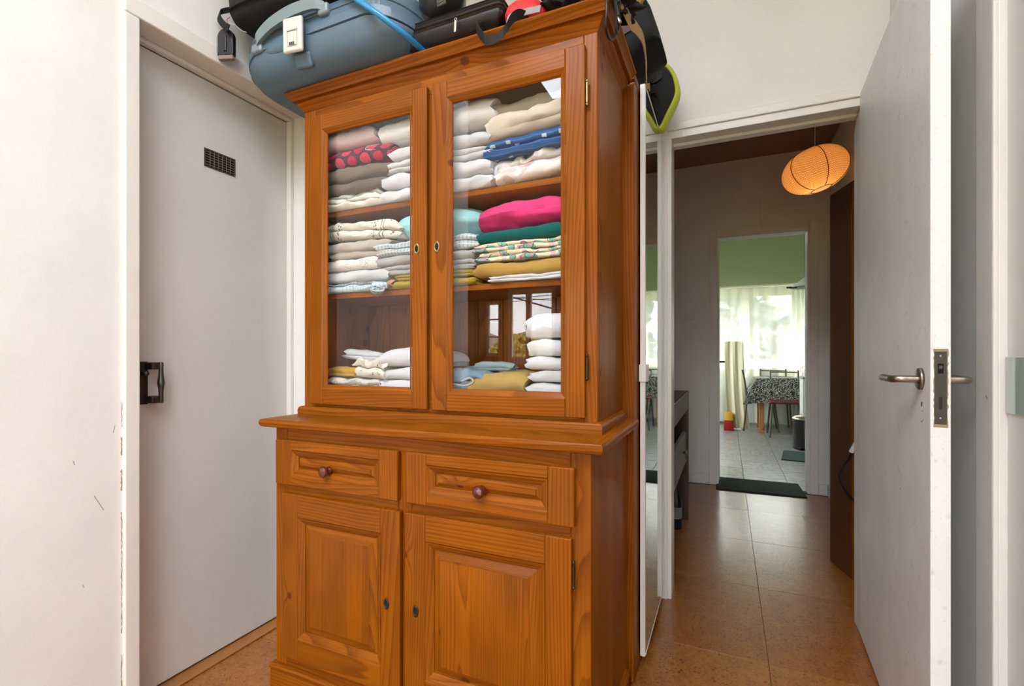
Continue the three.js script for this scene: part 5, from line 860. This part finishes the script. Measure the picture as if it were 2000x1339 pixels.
{
  // cream drape over a tall stand, and a red and yellow bag behind it
  const cr = phys({ color: '#d8d3b4', roughness: 0.9, side: THREE.DoubleSide, sheen: 0.2 });
  const st = thing('drying_stand', 'folded drying stand hidden under the cream drape by the kitchen door', 'stand', [0.08, 0, -7.62]);
  part('post', xf(new THREE.CylinderGeometry(0.01, 0.01, 1.24, 8), [0, 0.62, 0]), M.whitePlastic, st);
  part('crossbar', xf(new THREE.CylinderGeometry(0.008, 0.008, 0.24, 8), [0, 1.235, 0], [0, 0, Math.PI / 2]), M.whitePlastic, st);
  part('foot', box(-0.1, 0.1, 0, 0.02, -0.1, 0.1, 0.004, 'x'), M.whitePlastic, st);
  const nx = 36, ny = 26, P = [], U = [], I = [];
  for (let s = 0; s < 2; s++) for (let j = 0; j <= ny; j++) for (let i = 0; i <= nx; i++) { const u = i / nx, v = j / ny, f = Math.sin(u * 15 + v * 2.2) * 0.017 + Math.sin(u * 33 + 1) * 0.005, sp = 1 + 0.1 * v; P.push(0.085 + (u - 0.5) * 0.25 * sp + v * v * 0.07 + (s ? 0 : 0) , 1.262 - v * 1.23 + (v < 0.04 ? 0 : 0), -7.585 + f * (0.4 + v) + 0.05 * v - s * 0.004); U.push(u * 0.4, v * 1.2); }
  const K = (nx + 1) * (ny + 1);
  for (let s = 0; s < 2; s++) for (let j = 0; j < ny; j++) for (let i = 0; i < nx; i++) { const a = s * K + j * (nx + 1) + i, b = a + nx + 1; s ? I.push(a, a + 1, b, b, a + 1, b + 1) : I.push(a, b, a + 1, a + 1, b, b + 1); }
  const g = new THREE.BufferGeometry(); g.setAttribute('position', new THREE.Float32BufferAttribute(P, 3)); g.setAttribute('uv', new THREE.Float32BufferAttribute(U, 2)); g.setIndex(I); g.computeVertexNormals();
  tag(part('drape', g, cr), 'long cream cloth draped to the floor beside the kitchen door', 'cloth');
  const b = thing('shopping_bag', 'red and yellow shopping bag standing behind the cream drape', 'bag', [0.02, 0, -7.5]); b.scale.setScalar(0.85);
  part('bag_body', loft(0.075, 0.05, 0.01, [[0.004, 0.001], [0, 0.01], [0.004, 0.17]], true, true, 4), mat({ color: '#a61d1a', roughness: 0.6 }), b);
  part('bag_top', loft(0.0705, 0.0455, 0.01, [[0, 0.1705], [0.012, 0.3]], true, true, 4), mat({ color: '#d8a22a', roughness: 0.6 }), b);
  part('bag_handle', xf(new THREE.TorusGeometry(0.035, 0.003, 6, 20, Math.PI), [0, 0.3, 0]), mat({ color: '#d8a22a', roughness: 0.6 }), b);
}
{ // sheer curtains
  const sheer = phys({ name: 'sheer', color: '#f4f6f2', roughness: 0.42, transmission: 0.45, thickness: 0, side: THREE.DoubleSide, specularIntensity: 0.2 });
  const curt = (name, label, x0, x1, folds, amp, z) => {
    const nx = Math.round(folds * 12), ny = 14, P = [], U = [], I = [];
    for (let j = 0; j <= ny; j++) for (let i = 0; i <= nx; i++) { const u = i / nx, v = j / ny; P.push(lerp(x0, x1, u) + n2(u * 6, v * 1.5) * 0.012, 2.09 - v * 2.05, z + Math.sin(u * folds * 2 * Math.PI + n2(u * 4, v) * 0.8) * amp * (0.5 + 0.5 * v)); U.push(u, v); }
    for (let j = 0; j < ny; j++) for (let i = 0; i < nx; i++) { const a = j * (nx + 1) + i, b = a + nx + 1; I.push(a, b, a + 1, a + 1, b, b + 1); }
    const g = new THREE.BufferGeometry(); g.setAttribute('position', new THREE.Float32BufferAttribute(P, 3)); g.setAttribute('uv', new THREE.Float32BufferAttribute(U, 2)); g.setIndex(I); g.computeVertexNormals();
    return tag(part(name, g, sheer), label, 'curtain');
  };
  curt('sheer_curtain', 'wide sheer white curtain drawn across the kitchen window', -0.4, 1.05, 9, 0.012, -8.18);
  curt('sheer_curtain', 'bunched sheer white curtain at the right side of the kitchen window', 0.86, 1.75, 16, 0.028, -8.12);
  const r = thing('curtain_rail', 'white curtain rail along the top of the kitchen window', 'rail', [0, 2.095, -8.15]);
  part('rail', box(-0.5, 1.9, 0, 0.025, -0.05, 0.05, 0.006, 'x'), M.whitePlastic, r);
  part('bracket', box(0.6, 0.64, 0.0, 0.03, -0.148, -0.05, 0.004, 'z'), M.whitePlastic, r); part('bracket', box(-0.4, -0.36, 0.0, 0.03, -0.148, -0.05, 0.004, 'z'), M.whitePlastic, r);
}
{ // conical pendant over the table
  const p = thing('cone_pendant', 'white conical pendant lamp with dark rim hanging over the kitchen table', 'lamp', [0.87, 1.885, -6.8]);
  part('shade', lathe([[0.012, 0.125], [0.02, 0.118], [0.155, 0.012], [0.16, 0.004], [0.155, 0.006], [0.018, 0.11], [0.012, 0.116]], 40), phys({ color: '#dfe6e0', roughness: 0.4, transmission: 0.3, thickness: 0 }), p);
  part('rim', xf(new THREE.TorusGeometry(0.16, 0.004, 8, 48), [0, 0.004, 0], [Math.PI / 2, 0, 0]), mat({ color: '#24402a', roughness: 0.5 }), p);
  part('rim_clip', xf(new THREE.CapsuleGeometry(0.011, 0.1, 6, 12), [-0.15, 0.004, 0.05], [0, 0.2, Math.PI / 2]), mat({ color: '#1f3a22', roughness: 0.6 }), p);
  part('cord', xf(new THREE.CylinderGeometry(0.007, 0.007, 0.86, 10), [-0.005, 0.555, 0]), mat({ color: '#14301a', roughness: 0.5 }), p);
}

// ---------------------------------------------------------------- added panel standing in for flash bounced off the ceiling; its corner is mirrored at the top of the right glazed door
{
  const x0 = -1.376, x1 = 0.45, z0 = 0.1, z1 = 1.517, cx = (x0 + x1) / 2, cz = (z0 + z1) / 2, w = x1 - x0, d = z1 - z0, Y = 3.3;
  const c = thing('bounce_panel', 'added white panel standing in for flash bounced off the ceiling, mirrored atop the right glazed door', 'lamp', [cx, Y, cz]);
  part('bounce_panel_frame', merge([box(-w / 2 - 0.02, w / 2 + 0.02, -0.03, 0, -d / 2 - 0.02, -d / 2, 0.003, 'x'), box(-w / 2 - 0.02, w / 2 + 0.02, -0.03, 0, d / 2, d / 2 + 0.02, 0.003, 'x'), box(-w / 2 - 0.02, -w / 2, -0.03, 0, -d / 2, d / 2, 0.003, 'z'), box(w / 2, w / 2 + 0.02, -0.03, 0, -d / 2, d / 2, 0.003, 'z')]), M.whitePlastic, c);
  part('bounce_panel_diffuser', box(-w / 2, w / 2, -0.022, -0.015, -d / 2, d / 2, 0, 'x'), mat({ color: '#ffffff', emissive: new THREE.Color('#ffffff'), emissiveIntensity: 1.0 }), c);
  const L = new THREE.RectAreaLight('#eef4ff', BOUNCE_PANEL, w, d); L.name = 'bounce_panel_light'; L.position.set(cx, Y - 0.026, cz); L.rotation.x = -Math.PI / 2; scene.add(L);
}

// ---------------------------------------------------------------- outdoors, seen through the windows and in the glass
{
  const g = struct('ground', box(-260, 260, -3.4, -3.2, -200, 330, 0, 'z'), mat({ map: paintTex([96, 104, 62], 30), roughness: 1 })); g.geometry.attributes.uv;
  const nx = 90, nz = 12, P = [], I = [], U = []; for (let j = 0; j <= nz; j++) for (let i = 0; i <= nx; i++) { const x = -260 + i * 520 / nx, t = j / nz, h = Math.pow(t, 1.1) * (21 + fbm2(x * 0.012, 3, 4) * 10); P.push(x, -3.3 + h + fbm2(x * 0.09, t * 9, 3) * 2.0 * t, 150 + t * 110); U.push(x * 0.05, t * 4); }
  for (let j = 0; j < nz; j++) for (let i = 0; i < nx; i++) { const a = j * (nx + 1) + i, b = a + nx + 1; I.push(a, b, a + 1, a + 1, b, b + 1); }
  const h = new THREE.BufferGeometry(); h.setAttribute('position', new THREE.Float32BufferAttribute(P, 3)); h.setAttribute('uv', new THREE.Float32BufferAttribute(U, 2)); h.setIndex(I); h.computeVertexNormals();
  struct('hill', h, mat({ map: dataTex(256, 256, (u, v) => { const k = fbm2(u * 14, v * 14, 4), m = fbm2(u * 40, v * 40, 2); return k > 0.22 && m > 0.05 ? [176, 166, 152] : mix3([84, 92, 78], [112, 112, 92], clamp(k + 0.5)); }, 8, 3), roughness: 1 }));
  const leaf = (a, b) => mat({ map: dataTex(256, 256, (u, v) => { const k = fbm2(u * 34, v * 34, 3) + n2(u * 120, v * 120) * 0.4; return mix3(a, b, clamp(k + 0.45)); }, 1, 1), roughness: 0.9 });
  const LV = [leaf([60, 62, 26], [170, 158, 76]), leaf([84, 84, 30], [222, 204, 84]), leaf([58, 64, 58], [122, 128, 116])], bark = mat({ color: '#5a4632', roughness: 0.9 });
  const crown = (seed) => { const r = rng(seed), parts = []; for (let k = 0; k < 9; k++) { const s = new THREE.IcosahedronGeometry(1, 5), p = s.attributes.position, a = r() * 6.3, q = r() * 0.75, R0 = 0.42 + r() * 0.22; for (let i = 0; i < p.count; i++) { const x = p.getX(i), y = p.getY(i), z = p.getZ(i), d = R0 * (1 + fbm3(x * 2.4 + k, y * 2.4, z * 2.4, 4) * 0.7); p.setXYZ(i, x * d + Math.cos(a) * q, y * d * 0.9 + (r.c ?? 0) + (k - 4) * 0.12, z * d + Math.sin(a) * q); } s.computeVertexNormals(); parts.push(s); } return merge(parts); };
  const crowns = [crown(1), crown(2), crown(3)];
  const tree = (x, z, top, rad, kind, i, label, group) => { const t = thing('tree', label, 'tree', [x, -3.2, z], i * 1.3, group), c = part('foliage', crowns[i % 3], LV[kind], t); c.scale.set(rad, rad * 1.15, rad); c.position.y = top + 3.2 - rad * 1.15; part('trunk', xf(new THREE.CylinderGeometry(rad * 0.06, rad * 0.1, top + 3.2 - rad, 8), [0, (top + 3.2 - rad) / 2, 0]), bark, t); };
  const r = rng(99);
  for (let i = 0; i < 7; i++) tree(-56 + i * 8.4 + r() * 1.0, 46 + (i % 2) * 12, 2.0 + r() * 2.2, 2.6 + r() * 1.4, i % 2, i, 'ochre green tree outside the far windows, mirrored in the right glazed door', 'trees before the hill');
  for (let i = 0; i < 6; i++) tree(-26 + i * 4.4 + r(), 24 + (i % 2) * 3, -0.1 + r() * 0.7, 1.5 + r() * 0.6, 1, i + 3, 'low yellow green bushy tree outside the far windows, mirrored in the right glazed door', 'low trees outside the far windows');
  for (let i = 0; i < 4; i++) tree(-7.5 + i * 6.2 + r(), -22 - (i % 2) * 7, 5.2 + r() * 1.5, 3.7 + r() * 0.4, 2, i + 1, 'green tree close outside the kitchen window behind the sheer curtain', 'trees outside the kitchen window');
  [[4.05, 3.02, 2.53, 1.3, 0.03], [3.1, 3.1, 3.12, 3.1, 0.012], [3.3, 3.0, 2.84, 2.5, 0.012], [2.9, 3.02, 3.06, 3.2, 0.012], [2.85, 2.93, 2.98, 3.05, 0.009]].forEach(([a, b, c, d, q], i) => tag(part('overhead_wire', tube([[-10.4, a, 12 + i * 0.2], [-6.6, b, 12 + i * 0.2], [-5.0, c, 12 + i * 0.2], [-1, d, 12 + i * 0.2]], q, 30, 6), M.black), i ? 'thin black overhead wire crossing the sky outside the far window' : 'thick black overhead cable slanting across the sky outside the far window', 'wire', i ? 'overhead wires outside the far window' : undefined));
}
scene.traverse((o) => { if (o.isMesh) { o.castShadow = true; o.receiveShadow = true; } });
renderer.render(scene, camera);
